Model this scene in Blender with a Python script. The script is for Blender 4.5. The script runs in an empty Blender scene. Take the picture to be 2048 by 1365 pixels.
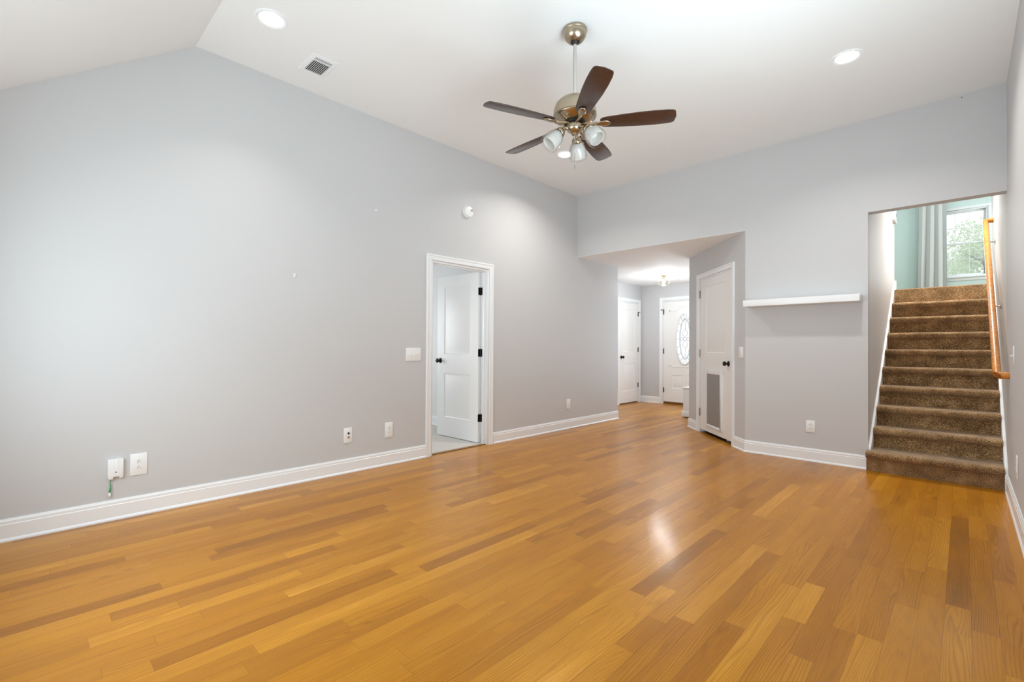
import bpy, bmesh, math, random
from mathutils import Vector, Matrix

random.seed(7)
SC = bpy.context.scene
COL = SC.collection
R_ = math.radians

# ------------------------------------------------------------------ camera, world, lights, exposure
XL, YB, XR, ZC, ZE, XS = -4.014, 5.535, 0.256, 2.4384, 3.3125, -0.652   # main planes of the room
H = 1.1395
YR = -0.40            # rear wall behind the camera
YF = 9.12             # front wall of the foyer
XF = -4.95            # left wall of the foyer
UP = 1.89             # upstairs floor level
YW = 14.0             # upstairs window wall

cam_data = bpy.data.cameras.new('camera')
cam = bpy.data.objects.new('camera', cam_data)
COL.objects.link(cam)
cam_data.sensor_width = 36.0
cam_data.sensor_fit = 'HORIZONTAL'
cam_data.lens = 16.5634
cam_data.shift_y = 0.002764
cam_data.clip_start = 0.01
_r = Vector((0.7218, 0.6921, 0.00437)).normalized()
_d = Vector((-0.6921, 0.7218, 0.00719)).normalized()
_u = _r.cross(_d).normalized()
_r = _d.cross(_u).normalized()
cam.matrix_world = Matrix(((_r.x, _u.x, -_d.x, 0), (_r.y, _u.y, -_d.y, 0), (_r.z, _u.z, -_d.z, H), (0, 0, 0, 1)))
SC.camera = cam

world = bpy.data.worlds.new('overcast_sky')
SC.world = world
world.use_nodes = True
world.node_tree.nodes['Background'].inputs[0].default_value = (0.93, 0.96, 1.0, 1)
world.node_tree.nodes['Background'].inputs[1].default_value = 1.5

vs = SC.view_settings
vs.view_transform = 'Standard'
vs.look = 'None'
vs.gamma = 1.0
vs.exposure = 0.0
vs.use_curve_mapping = False
SC.cycles.max_bounces = 12
SC.cycles.diffuse_bounces = 8
SC.cycles.caustics_reflective = False
SC.cycles.caustics_refractive = False


def area_light(name, loc, direction, sx, sy, power, color=(1, 1, 1), spread=180):
    l = bpy.data.lights.new(name, 'AREA')
    l.shape = 'RECTANGLE'
    l.size, l.size_y = sx, sy
    l.energy = power
    l.color = color
    l.spread = R_(spread)
    o = bpy.data.objects.new(name, l)
    COL.objects.link(o)
    o.location = loc
    o.rotation_euler = Vector(direction).to_track_quat('-Z', 'Z').to_euler()
    return o


DAY = (0.77, 0.92, 0.98)
# daylight at rear window, porch and upstairs window; other lamps here are added fill
area_light('side_fill', (XR - 0.03, 0.75, 1.32), (-1, 0.0, 0.0), 0.85, 1.40, 14, DAY)  # added fill lamp at the right wall
area_light('side_fill', (XR - 0.03, 2.08, 1.32), (-0.50, 0.42, 1.0), 1.75, 1.40, 64, DAY, 140)  # added fill lamp, aimed upward to brighten the ceiling
area_light('daylight_rear_window', (-2.45, YR - 0.02, 1.32), (0, 1, 0.0), 1.75, 1.40, 52, (0.79, 0.92, 0.97))
area_light('foyer_fill', (-2.80, YF - 0.02, 1.30), (0, -1, 0), 0.85, 1.45, 30, (0.86, 0.94, 1.0))  # added fill lamp to brighten the foyer
area_light('daylight_porch', (-3.99, YF + 0.55, 1.35), (0, -1, 0), 0.8, 1.3, 2, (0.95, 0.98, 1.0))
area_light('bedroom_fill', (-7.0, 2.4, 1.4), (1, 0, 0), 1.2, 1.3, 34, (0.93, 0.97, 1.0))  # added fill lamp; the bedroom wall has no window here
area_light('daylight_upstairs_window', (-0.05, YW - 0.25, 3.35), (0, -1, 0), 0.9, 1.4, 45, (0.95, 0.98, 1.0))
area_light('upstairs_side_fill', (2.9, 12.3, 3.4), (-1, 0, 0), 1.8, 1.4, 85, (0.95, 0.98, 1.0))  # added fill lamp for the upstairs room; this wall has no window


# ------------------------------------------------------------------ materials
def new_mat(name):
    m = bpy.data.materials.new(name)
    m.use_nodes = True
    nt = m.node_tree
    return m, nt, nt.nodes['Principled BSDF']


def lin(c):
    return tuple(((v / 255) / 12.92 if v / 255 <= 0.04045 else ((v / 255 + 0.055) / 1.055) ** 2.4) for v in c)


def plain(name, rgb, rough=0.5, metal=0.0, bump=0.0, scale=60, coat=0.0, var=0.0):
    m, nt, b = new_mat(name)
    b.inputs['Base Color'].default_value = (*lin(rgb), 1)
    b.inputs['Roughness'].default_value = rough
    b.inputs['Metallic'].default_value = metal
    b.inputs['Coat Weight'].default_value = coat
    if bump or var:
        tc = nt.nodes.new('ShaderNodeTexCoord')
        n = nt.nodes.new('ShaderNodeTexNoise')
        n.inputs['Scale'].default_value = scale
        n.inputs['Detail'].default_value = 3
        nt.links.new(tc.outputs['Object'], n.inputs['Vector'])
        if bump:
            bp = nt.nodes.new('ShaderNodeBump')
            bp.inputs['Strength'].default_value = bump
            bp.inputs['Distance'].default_value = 0.002
            nt.links.new(n.outputs['Fac'], bp.inputs['Height'])
            nt.links.new(bp.outputs['Normal'], b.inputs['Normal'])
        if var:
            mx = nt.nodes.new('ShaderNodeMix')
            mx.data_type = 'RGBA'
            c = lin(rgb)
            mx.inputs[6].default_value = (*[v * (1 - var) for v in c], 1)
            mx.inputs[7].default_value = (*[min(1, v * (1 + var)) for v in c], 1)
            nt.links.new(n.outputs['Fac'], mx.inputs[0])
            nt.links.new(mx.outputs[2], b.inputs['Base Color'])
    return m


def emit(name, rgb, strength):
    m, nt, b = new_mat(name)
    b.inputs['Base Color'].default_value = (*lin(rgb), 1)
    b.inputs['Emission Color'].default_value = (*lin(rgb), 1)
    b.inputs['Emission Strength'].default_value = strength
    return m


def glass(name, tint=(1, 1, 1), ior=1.45, rough=0.02, haze=0.0, haze_col=(1, 1, 1)):
    m, nt, b = new_mat(name)
    nt.nodes.remove(b)
    out = nt.nodes['Material Output']
    tr = nt.nodes.new('ShaderNodeBsdfTransparent')
    tr.inputs[0].default_value = (*tint, 1)
    gl = nt.nodes.new('ShaderNodeBsdfGlossy')
    gl.inputs['Roughness'].default_value = rough
    fr0 = nt.nodes.new('ShaderNodeLayerWeight')
    fr0.inputs['Blend'].default_value = 0.5
    fr1 = nt.nodes.new('ShaderNodeMath')
    fr1.operation = 'POWER'
    fr1.inputs[1].default_value = 3.0
    nt.links.new(fr0.outputs['Facing'], fr1.inputs[0])
    fr = nt.nodes.new('ShaderNodeMath')
    fr.operation = 'MULTIPLY_ADD'
    fr.inputs[1].default_value = 0.8
    fr.inputs[2].default_value = 0.04
    nt.links.new(fr1.outputs[0], fr.inputs[0])
    mx = nt.nodes.new('ShaderNodeMixShader')
    nt.links.new(fr.outputs[0], mx.inputs[0])
    nt.links.new(tr.outputs[0], mx.inputs[1])
    nt.links.new(gl.outputs[0], mx.inputs[2])
    last = mx
    if haze > 0:
        tl = nt.nodes.new('ShaderNodeBsdfTranslucent')
        tl.inputs[0].default_value = (*haze_col, 1)
        m2 = nt.nodes.new('ShaderNodeMixShader')
        m2.inputs[0].default_value = haze
        nt.links.new(mx.outputs[0], m2.inputs[1])
        nt.links.new(tl.outputs[0], m2.inputs[2])
        last = m2
    nt.links.new(last.outputs[0], out.inputs['Surface'])
    return m


M = {}
M['wall'] = plain('grey_wall_paint', (201, 202, 204), 0.55, bump=0.05, scale=250)
M['ceiling'] = plain('white_ceiling_paint', (235, 237, 238), 0.8, bump=0.05, scale=250)
M['white_wall'] = plain('white_wall_paint', (225, 226, 226), 0.45)
M['stair_wall'] = plain('satin_white_paint', (214, 214, 214), 0.5, bump=0.05, scale=30)
M['stair_wall'].node_tree.nodes['Principled BSDF'].inputs['Specular IOR Level'].default_value = 0.2
M['teal'] = plain('pale_teal_paint', (210, 228, 226), 0.6)
M['trim'] = plain('white_trim_enamel', (236, 239, 242), 0.3)
M['door'] = plain('white_door_enamel', (234, 234, 233), 0.35)
M['plastic'] = plain('white_plastic', (236, 238, 239), 0.35)
M['dark'] = plain('dark_slot', (35, 34, 32), 0.5)
M['bronze'] = plain('oil_rubbed_bronze', (42, 38, 34), 0.35, metal=0.6)
M['nickel'] = plain('brushed_nickel', (178, 164, 143), 0.28, metal=1.0)
M['chrome'] = plain('polished_nickel', (205, 203, 200), 0.15, metal=1.0)
M['black'] = plain('black_rubber', (24, 22, 21), 0.5)
M['flap'] = plain('smoked_vinyl', (140, 137, 133), 0.35)
M['curtain'] = plain('grey_curtain_cloth', (206, 208, 208), 0.9, bump=0.2, scale=400)
M['lead'] = plain('lead_came', (84, 84, 82), 0.5)
M['green'] = plain('green_plastic', (62, 150, 95), 0.4)
M['light_carpet'] = plain('pale_carpet', (205, 200, 194), 1.0, bump=0.6, scale=300, var=0.08)
M['ground'] = plain('lawn', (120, 140, 90), 1.0, var=0.2, scale=3)
M['bark'] = plain('bark', (90, 75, 60), 0.9, bump=0.5, scale=20)
M['leaf'] = plain('pale_leaf', (204, 222, 188), 0.7, var=0.35, scale=2.0)
M['downlight'] = emit('lit_lens', (255, 250, 240), 6.0)
M['bulb'] = emit('lit_bulb', (255, 240, 215), 9.0)
M['glass'] = glass('clear_glass', tint=(0.92, 0.92, 0.915))
M['window_glass'] = glass('screened_window_glass', haze=0.22, haze_col=(0.95, 0.97, 0.97))
M['amber_glass'] = glass('seeded_glass', tint=(0.97, 0.95, 0.9), rough=0.05)


def frosted(name, rgb, thru):
    m, nt, b = new_mat(name)
    out = nt.nodes['Material Output']
    b.inputs['Base Color'].default_value = (*lin(rgb), 1)
    b.inputs['Roughness'].default_value = 0.3
    tl = nt.nodes.new('ShaderNodeBsdfTranslucent')
    tl.inputs[0].default_value = (*lin(rgb), 1)
    mx = nt.nodes.new('ShaderNodeMixShader')
    mx.inputs[0].default_value = thru
    nt.links.new(b.outputs[0], mx.inputs[1])
    nt.links.new(tl.outputs[0], mx.inputs[2])
    nt.links.new(mx.outputs[0], out.inputs['Surface'])
    return m


M['frosted'] = frosted('frosted_white_glass', (240, 240, 238), 0.45)
M['leaded_glass'] = frosted('textured_door_glass', (248, 249, 250), 0.9)


def wood_mat(name, c1, c2, rough, axis_scale):
    m, nt, b = new_mat(name)
    tc = nt.nodes.new('ShaderNodeTexCoord')
    mp = nt.nodes.new('ShaderNodeMapping')
    mp.inputs['Scale'].default_value = axis_scale
    n = nt.nodes.new('ShaderNodeTexNoise')
    n.inputs['Scale'].default_value = 6
    n.inputs['Detail'].default_value = 6
    n.inputs['Distortion'].default_value = 0.6
    cr = nt.nodes.new('ShaderNodeValToRGB')
    cr.color_ramp.elements[0].position = 0.3
    cr.color_ramp.elements[0].color = (*lin(c1), 1)
    cr.color_ramp.elements[1].position = 0.7
    cr.color_ramp.elements[1].color = (*lin(c2), 1)
    nt.links.new(tc.outputs['Object'], mp.inputs[0])
    nt.links.new(mp.outputs[0], n.inputs['Vector'])
    nt.links.new(n.outputs['Fac'], cr.inputs[0])
    nt.links.new(cr.outputs[0], b.inputs['Base Color'])
    b.inputs['Roughness'].default_value = rough
    b.inputs['Coat Weight'].default_value = 0.4
    b.inputs['Coat Roughness'].default_value = 0.12
    return m


M['oak'] = wood_mat('golden_oak', (176, 104, 30), (232, 158, 70), 0.3, (10, 1.2, 10))
M['walnut'] = wood_mat('dark_walnut', (46, 27, 20), (60, 37, 28), 0.4, (6, 6, 6))
M['threshold'] = wood_mat('brown_threshold', (96, 62, 24), (122, 84, 36), 0.4, (3, 3, 10))


def carpet_mat():
    m, nt, b = new_mat('brown_carpet')
    tc = nt.nodes.new('ShaderNodeTexCoord')
    n = nt.nodes.new('ShaderNodeTexNoise')
    n.inputs['Scale'].default_value = 190
    n.inputs['Detail'].default_value = 2
    n2 = nt.nodes.new('ShaderNodeTexNoise')
    n2.inputs['Scale'].default_value = 9
    n2.inputs['Detail'].default_value = 3
    ad = nt.nodes.new('ShaderNodeMath')
    ad.operation = 'MULTIPLY_ADD'
    ad.inputs[1].default_value = 0.35
    cr = nt.nodes.new('ShaderNodeValToRGB')
    e = cr.color_ramp.elements
    e[0].position, e[0].color = 0.46, (*lin((76, 57, 38)), 1)
    e[1].position, e[1].color = 0.86, (*lin((206, 170, 124)), 1)
    x = e.new(0.66)
    x.color = (*lin((130, 101, 67)), 1)
    bp = nt.nodes.new('ShaderNodeBump')
    bp.inputs['Strength'].default_value = 0.9
    bp.inputs['Distance'].default_value = 0.006
    nt.links.new(tc.outputs['Object'], n.inputs['Vector'])
    nt.links.new(tc.outputs['Object'], n2.inputs['Vector'])
    nt.links.new(n2.outputs['Fac'], ad.inputs[0])
    nt.links.new(n.outputs['Fac'], ad.inputs[2])
    nt.links.new(ad.outputs[0], cr.inputs[0])
    nt.links.new(cr.outputs[0], b.inputs['Base Color'])
    nt.links.new(n.outputs['Fac'], bp.inputs['Height'])
    nt.links.new(bp.outputs['Normal'], b.inputs['Normal'])
    b.inputs['Roughness'].default_value = 1.0
    b.inputs['Specular IOR Level'].default_value = 0.1
    b.inputs['Sheen Weight'].default_value = 0.3
    return m


M['carpet'] = carpet_mat()


def floor_mat():
    m, nt, b = new_mat('oak_strip_floor')
    N, L = nt.nodes, nt.links

    def math_(op, a, bb=None, c=None):
        n = N.new('ShaderNodeMath')
        n.operation = op
        for i, v in enumerate((a, bb, c)):
            if v is None:
                continue
            if isinstance(v, (int, float)):
                n.inputs[i].default_value = v
            else:
                L.new(v, n.inputs[i])
        return n.outputs[0]
    at = N.new('ShaderNodeAttribute')
    at.attribute_name = 'plank'
    sep = N.new('ShaderNodeSeparateColor')
    L.new(at.outputs['Color'], sep.inputs[0])
    r1, r2, r3 = sep.outputs[0], sep.outputs[1], sep.outputs[2]
    uv = N.new('ShaderNodeUVMap')
    uv.uv_map = 'plank_uv'
    su = N.new('ShaderNodeSeparateXYZ')
    L.new(uv.outputs[0], su.inputs[0])
    u, v = su.outputs[0], su.outputs[1]      # metres along, metres across
    # contour-line grain: level sets of a long stretched noise make cathedral figures
    cv = N.new('ShaderNodeCombineXYZ')
    L.new(math_('MULTIPLY', u, 1.1), cv.inputs[0])
    L.new(math_('MULTIPLY', v, 11.0), cv.inputs[1])
    L.new(math_('MULTIPLY', r2, 60.0), cv.inputs[2])
    n1 = N.new('ShaderNodeTexNoise')
    n1.inputs['Scale'].default_value = 1.0
    n1.inputs['Detail'].default_value = 1.5
    n1.inputs['Roughness'].default_value = 0.4
    L.new(cv.outputs[0], n1.inputs['Vector'])
    fig = math_('SINE', math_('ADD', math_('MULTIPLY', n1.outputs['Fac'], math_('MULTIPLY_ADD', r3, 60.0, 45.0)), math_('MULTIPLY', v, math_('MULTIPLY_ADD', r2, 500.0, 250.0))))
    fig = math_('POWER', math_('MULTIPLY_ADD', fig, 0.5, 0.5), 2.5)
    # fine pores
    cv2 = N.new('ShaderNodeCombineXYZ')
    L.new(math_('MULTIPLY', u, 9.0), cv2.inputs[0])
    L.new(math_('MULTIPLY', v, 330.0), cv2.inputs[1])
    L.new(math_('MULTIPLY', r2, 31.0), cv2.inputs[2])
    n2 = N.new('ShaderNodeTexNoise')
    n2.inputs['Scale'].default_value = 1.0
    n2.inputs['Detail'].default_value = 3.0
    L.new(cv2.outputs[0], n2.inputs['Vector'])
    # broad mottling
    cv3 = N.new('ShaderNodeCombineXYZ')
    L.new(math_('MULTIPLY', u, 2.2), cv3.inputs[0])
    L.new(math_('MULTIPLY', v, 16.0), cv3.inputs[1])
    L.new(math_('MULTIPLY', r3, 47.0), cv3.inputs[2])
    n3 = N.new('ShaderNodeTexNoise')
    n3.inputs['Scale'].default_value = 1.0
    n3.inputs['Detail'].default_value = 2.0
    L.new(cv3.outputs[0], n3.inputs['Vector'])
    cr = N.new('ShaderNodeValToRGB')
    el = cr.color_ramp.elements
    el[0].position, el[0].color = 0.0, (*lin((140, 90, 12)), 1)
    el[1].position, el[1].color = 1.0, (*lin((212, 148, 50)), 1)
    for p, c in ((0.18, (157, 97, 10)), (0.5, (177, 115, 14)), (0.8, (193, 131, 28))):
        x = el.new(p)
        x.color = (*lin(c), 1)
    tone = math_('ADD', r1, math_('MULTIPLY_ADD', n3.outputs['Fac'], 0.5, -0.25))
    L.new(tone, cr.inputs[0])
    dark = math_('SUBTRACT', 1.0, math_('MULTIPLY', fig, math_('MULTIPLY_ADD', r2, 0.24, 0.06)))
    dark = math_('MULTIPLY', dark, math_('MULTIPLY_ADD', n2.outputs['Fac'], 0.36, 0.82))
    # seams where the distance to a strip's edge is small
    uv2 = N.new('ShaderNodeUVMap')
    uv2.uv_map = 'edge_uv'
    s2 = N.new('ShaderNodeSeparateXYZ')
    L.new(uv2.outputs[0], s2.inputs[0])
    along = math_('MINIMUM', s2.outputs[0], math_('SUBTRACT', s2.outputs[1], s2.outputs[0]))
    across = math_('MINIMUM', v, math_('SUBTRACT', 0.0826, v))
    ed = math_('MINIMUM', along, across)
    seam = math_('MULTIPLY_ADD', math_('LESS_THAN', ed, 0.0007), -0.35, 1.0)
    dark = math_('MULTIPLY', dark, seam)
    mx = N.new('ShaderNodeMix')
    mx.data_type = 'RGBA'
    mx.blend_type = 'MULTIPLY'
    mx.inputs[0].default_value = 1.0
    cc = N.new('ShaderNodeCombineColor')
    L.new(dark, cc.inputs[0])
    L.new(math_('POWER', dark, 1.15), cc.inputs[1])
    L.new(math_('POWER', dark, 1.4), cc.inputs[2])
    L.new(cr.outputs[0], mx.inputs[6])
    L.new(cc.outputs[0], mx.inputs[7])
    L.new(mx.outputs[2], b.inputs['Base Color'])
    b.inputs['Roughness'].default_value = 0.34
    b.inputs['Specular IOR Level'].default_value = 0.25
    b.inputs['Specular Tint'].default_value = (1.0, 0.86, 0.62, 1)
    b.inputs['Coat Weight'].default_value = 0.2
    b.inputs['Coat Roughness'].default_value = 0.09
    # each strip lies at its own slight tilt, plus finish ripple
    tcx = N.new('ShaderNodeTexCoord')
    n4 = N.new('ShaderNodeTexNoise')
    n4.inputs['Scale'].default_value = 70
    n4.inputs['Detail'].default_value = 2
    L.new(tcx.outputs['Object'], n4.inputs['Vector'])
    tilt = math_('MULTIPLY', math_('MULTIPLY', v, math_('SUBTRACT', r2, 0.5)), 7.0)
    hgt = math_('ADD', math_('MULTIPLY', n4.outputs['Fac'], 0.16), math_('ADD', tilt, math_('MULTIPLY', n2.outputs['Fac'], 0.05)))
    bp = N.new('ShaderNodeBump')
    bp.inputs['Strength'].default_value = 1.0
    bp.inputs['Distance'].default_value = 0.0035
    L.new(hgt, bp.inputs['Height'])
    L.new(bp.outputs['Normal'], b.inputs['Normal'])
    L.new(bp.outputs['Normal'], b.inputs['Coat Normal'])
    return m


M['floor'] = floor_mat()


# ------------------------------------------------------------------ mesh helpers
class MB:
    def __init__(self):
        self.v, self.f = [], []

    def add(self, vs_, fs_):
        o = len(self.v)
        self.v += [tuple(p) for p in vs_]
        self.f += [tuple(i + o for i in f) for f in fs_]
        return self

    def box(self, x0, x1, y0, y1, z0, z1):
        p = [(x, y, z) for x in (x0, x1) for y in (y0, y1) for z in (z0, z1)]
        return self.add(p, [(0, 1, 3, 2), (4, 6, 7, 5), (0, 4, 5, 1), (2, 3, 7, 6), (0, 2, 6, 4), (1, 5, 7, 3)])

    def prism(self, poly, a, b, fn):
        """poly: 2d outline; fn(p, q, t) -> xyz for t in (a, b)"""
        n = len(poly)
        vs_ = [fn(p[0], p[1], a) for p in poly] + [fn(p[0], p[1], b) for p in poly]
        fs_ = [tuple(range(n))[::-1], tuple(range(n, 2 * n))]
        fs_ += [(i, (i + 1) % n, n + (i + 1) % n, n + i) for i in range(n)]
        return self.add(vs_, fs_)

    def lathe(self, prof, n=32, M4=None, caps=True):
        """prof: (radius, height) pairs about local z"""
        M4 = M4 or Matrix.Identity(4)
        vs_, fs_ = [], []
        for r, z in prof:
            for k in range(n):
                a = 2 * math.pi * k / n
                vs_.append(M4 @ Vector((r * math.cos(a), r * math.sin(a), z)))
        m = len(prof)
        for j in range(m - 1):
            for k in range(n):
                k2 = (k + 1) % n
                fs_.append((j * n + k, j * n + k2, (j + 1) * n + k2, (j + 1) * n + k))
        if caps:
            if prof[0][0] > 1e-6:
                fs_.append(tuple(range(n))[::-1])
            if prof[-1][0] > 1e-6:
                fs_.append(tuple((m - 1) * n + k for k in range(n)))
        return self.add(vs_, fs_)

    def tube(self, pts, r, n=10, closed=False):
        pts = [Vector(p) for p in pts]
        m = len(pts)
        rr = r if isinstance(r, (list, tuple)) else [r] * m
        vs_, fs_ = [], []
        nrm = None
        for i, p in enumerate(pts):
            if closed:
                t = (pts[(i + 1) % m] - pts[i - 1]).normalized()
            else:
                t = (pts[min(i + 1, m - 1)] - pts[max(i - 1, 0)]).normalized()
            if nrm is None:
                nrm = t.orthogonal().normalized()
            else:
                nrm = (nrm - t * nrm.dot(t)).normalized()
            bn = t.cross(nrm)
            for k in range(n):
                a = 2 * math.pi * k / n
                vs_.append(p + (nrm * math.cos(a) + bn * math.sin(a)) * rr[i])
        for i in range(m if closed else m - 1):
            j = (i + 1) % m
            for k in range(n):
                k2 = (k + 1) % n
                fs_.append((i * n + k, i * n + k2, j * n + k2, j * n + k))
        if not closed:
            fs_.append(tuple(range(n))[::-1])
            fs_.append(tuple((m - 1) * n + k for k in range(n)))
        return self.add(vs_, fs_)

    def ball(self, c, rx, ry=None, rz=None, n=20):
        ry, rz = ry or rx, rz or rx
        m = n // 2
        prof = [(math.sin(math.pi * i / m), -math.cos(math.pi * i / m)) for i in range(m + 1)]
        return self.lathe(prof, n, Matrix.Translation(c) @ Matrix.Diagonal((rx, ry, rz, 1)), caps=False)

    def build(self, name, mat, parent=None, bevel=0.0, smooth=35, loc=None, seg=2):
        me = bpy.data.meshes.new(name)
        me.from_pydata(self.v, [], self.f)
        bm = bmesh.new()
        bm.from_mesh(me)
        bmesh.ops.remove_doubles(bm, verts=bm.verts, dist=1e-6)
        bmesh.ops.recalc_face_normals(bm, faces=bm.faces)
        if bevel:
            es = [e for e in bm.edges if len(e.link_faces) == 2 and e.calc_face_angle() > 0.5]
            bmesh.ops.bevel(bm, geom=es, offset=bevel, segments=seg, affect='EDGES', profile=0.5, clamp_overlap=True)
        bm.to_mesh(me)
        bm.free()
        for p in me.polygons:
            p.use_smooth = True
        me.set_sharp_from_angle(angle=R_(smooth))
        me.materials.append(mat)
        o = bpy.data.objects.new(name, me)
        COL.objects.link(o)
        if parent:
            o.parent = parent
        if loc:
            o.location = loc
        return o


def thing(name, label, cat, loc=(0, 0, 0), rz=0.0, group=None):
    o = bpy.data.objects.new(name, None)
    COL.objects.link(o)
    o.empty_display_size = 0.1
    o.location = loc
    o.rotation_euler = (0, 0, R_(rz))
    tag(o, label, cat, group)
    return o


def tag(o, label, cat, group=None):
    o['label'] = label
    o['category'] = cat
    if group:
        o['group'] = group
    return o


def struct(o, label, cat):
    o['kind'] = 'structure'
    o['label'] = label
    o['category'] = cat
    return o


def copy_tree(o, parent=None):
    c = o.copy()
    COL.objects.link(c)
    c.parent = parent
    for ch in list(o.children):
        copy_tree(ch, c)
    return c


def arc(cx, cy, r, a0, a1, n):
    return [(cx + r * math.cos(R_(a0 + (a1 - a0) * i / n)), cy + r * math.sin(R_(a0 + (a1 - a0) * i / n))) for i in range(n + 1)]


LEFT, BACK, RIGHT, DIAG = 90.0, 0.0, -90.0, -45.9   # rotation of things fixed to each wall: local -y faces the room
DB = Vector((-2.87, 6.70, 0))                        # left end of the diagonal wall
DT = Vector((0.696, -0.718, 0))
DLEN = 1.622


def on_diag(s, z=0.0):
    p = DB + DT * s
    return (p.x, p.y, z)


# ------------------------------------------------------------------ floor
def build_floor():
    W = 0.0826
    vs_, fs_, cols, uv1, uv2 = [], [], [], [], []
    rng = random.Random(11)
    x = XL - 0.999 - 0.005
    while x < XR + 0.02:
        x1 = x + W
        y_lo, y_hi = (6.45, 9.3) if x1 < XL - 0.02 else (YR, 9.3)
        y = y_lo - rng.uniform(0, 0.9)
        while y < y_hi:
            ln = rng.choice((rng.uniform(0.25, 0.6), rng.uniform(0.5, 1.1), rng.uniform(0.6, 1.6)))
            ya, yb = max(y, y_lo), min(y + ln, y_hi)
            if yb > ya + 0.002:
                o = len(vs_)
                vs_ += [(x, ya, 0), (x1, ya, 0), (x1, yb, 0), (x, yb, 0)]
                fs_.append((o, o + 1, o + 2, o + 3))
                t = min(1, max(0, rng.gauss(0.52, 0.11)))
                if rng.random() < 0.045:
                    t = rng.uniform(0.12, 0.28)
                elif rng.random() < 0.06:
                    t = rng.uniform(0.72, 0.88)
                cols.append((t, rng.random(), rng.random(), 1.0))
                uo = rng.uniform(0, 40)
                uv1.append([(uo + ya, 0), (uo + ya, W), (uo + yb, W), (uo + yb, 0)])
                L_ = yb - ya
                uv2.append((W, L_))
            y += ln
        x = x1
    n_top = len(fs_)
    # subfloor slab below
    for bx in ((XL - 0.08, XR + 0.05, YR - 0.1, 9.3), (XL - 1.05, XL - 0.08, 6.45, 9.3)):
        x0, x1, y0, y1 = bx
        o = len(vs_)
        vs_ += [(a, b_, c) for a in (x0, x1) for b_ in (y0, y1) for c in (-0.06, -0.002)]
        fs_ += [tuple(o + i for i in f) for f in [(0, 1, 3, 2), (4, 6, 7, 5), (0, 4, 5, 1), (2, 3, 7, 6), (0, 2, 6, 4), (1, 5, 7, 3)]]
    me = bpy.data.meshes.new('floor')
    me.from_pydata(vs_, [], fs_)
    a = me.attributes.new('plank', 'FLOAT_COLOR', 'FACE')
    l1 = me.uv_layers.new(name='plank_uv')
    l2 = me.uv_layers.new(name='edge_uv')
    for p in me.polygons:
        if p.index < n_top:
            L_ = uv2[p.index][1]
            a.data[p.index].color = cols[p.index]
            for k, li in enumerate(p.loop_indices):
                l1.data[li].uv = uv1[p.index][k]
                l2.data[li].uv = (0.0 if k < 2 else L_, L_)
        else:
            a.data[p.index].color = (0.5, 0.5, 0.5, 1)
            for li in p.loop_indices:
                l2.data[li].uv = (1, 2)
    me.materials.append(M['floor'])
    o = bpy.data.objects.new('floor', me)
    COL.objects.link(o)
    return o


_floor = build_floor()
struct(_floor, 'glossy golden oak strip floor of the living room and foyer', 'floor')

# ------------------------------------------------------------------ walls and ceilings
TH = 0.115      # wall thickness
D1A, D1B, D1H = 2.967, 3.790, 2.045     # opening of the bedroom door in the left wall (y, y, height)
D2A, D2B, D2H = 8.245, 9.015, 2.080     # foyer closet door
D3A, D3B, D3H = -4.460, -3.535, 2.105   # front door (x, x, height)
FW0, FW1 = -3.25, -2.35                 # unseen foyer window, added to light the foyer
D4A, D4B, D4H = 0.368, 1.308, 2.078     # door in the diagonal wall (distance along the wall)
WX0, WX1, WZ0, WZ1 = -3.35, -1.55, 0.60, 2.05   # rear windows
SW0, SW1 = 0.30, 3.00                           # unseen side windows beside the camera, added for room light

m = MB()
m.box(XL - TH, XL, YR - TH, D1A, 0, ZE + 0.1)
m.box(XL - TH, XL, D1B, 6.637, 0, ZE + 0.1)
m.box(XL - TH, XL, D1A, D1B, D1H, ZE + 0.1)
m.box(XF, XL - TH, 6.637 - TH, 6.637, 0, ZC + 0.1)
struct(m.build('wall_left', M['wall']), 'long light grey left wall of the living room', 'wall')

m = MB().box(-1.741, XS, YB, YB + TH, 0, ZE + 0.1)
struct(m.build('wall_back', M['wall']), 'light grey back wall carrying the mantel shelf', 'wall')
m = MB().box(XL, -1.741, YB, YB + TH, ZC + 0.003, ZE + 0.1)
struct(m.build('wall_hall_header', M['wall']), 'light grey wall above the hall opening', 'wall')
m = MB().box(XS, XR, YB, YB + TH, 2.431, ZE + 0.1)
struct(m.build('wall_stair_header', M['wall']), 'light grey wall above the stair opening', 'wall')

m = MB()
m.box(XR, XR + TH, YR - TH, SW0, -0.05, ZE + 0.1)
m.box(XR, XR + TH, SW1, YB + TH, -0.05, ZE + 0.1)
m.box(XR, XR + TH, SW0, SW1, -0.05, WZ0)
m.box(XR, XR + TH, SW0, SW1, WZ1, ZE + 0.1)
struct(m.build('wall_right', M['wall']), 'light grey right wall beside the camera', 'wall')

m = MB()
m.box(XL - TH, WX0, YR - TH, YR, 0, 2.45)
m.box(WX1, XR + TH, YR - TH, YR, 0, 2.45)
m.box(WX0, WX1, YR - TH, YR, 0, WZ0)
m.box(WX0, WX1, YR - TH, YR, WZ1, 2.45)
struct(m.build('wall_rear', M['wall']), 'light grey rear wall with a wide window behind the camera', 'wall')

m = MB()
m.box(0, D4A, 0, 0.10, 0, ZC)
m.box(D4B, DLEN, 0, 0.10, 0, ZC)
m.box(D4A, D4B, 0, 0.10, D4H, ZC)
o = m.build('wall_diagonal', M['wall'], loc=(DB.x, DB.y, 0))
o.rotation_euler.z = R_(DIAG)
struct(o, 'light grey diagonal wall holding the door with the pet flap', 'wall')

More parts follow.
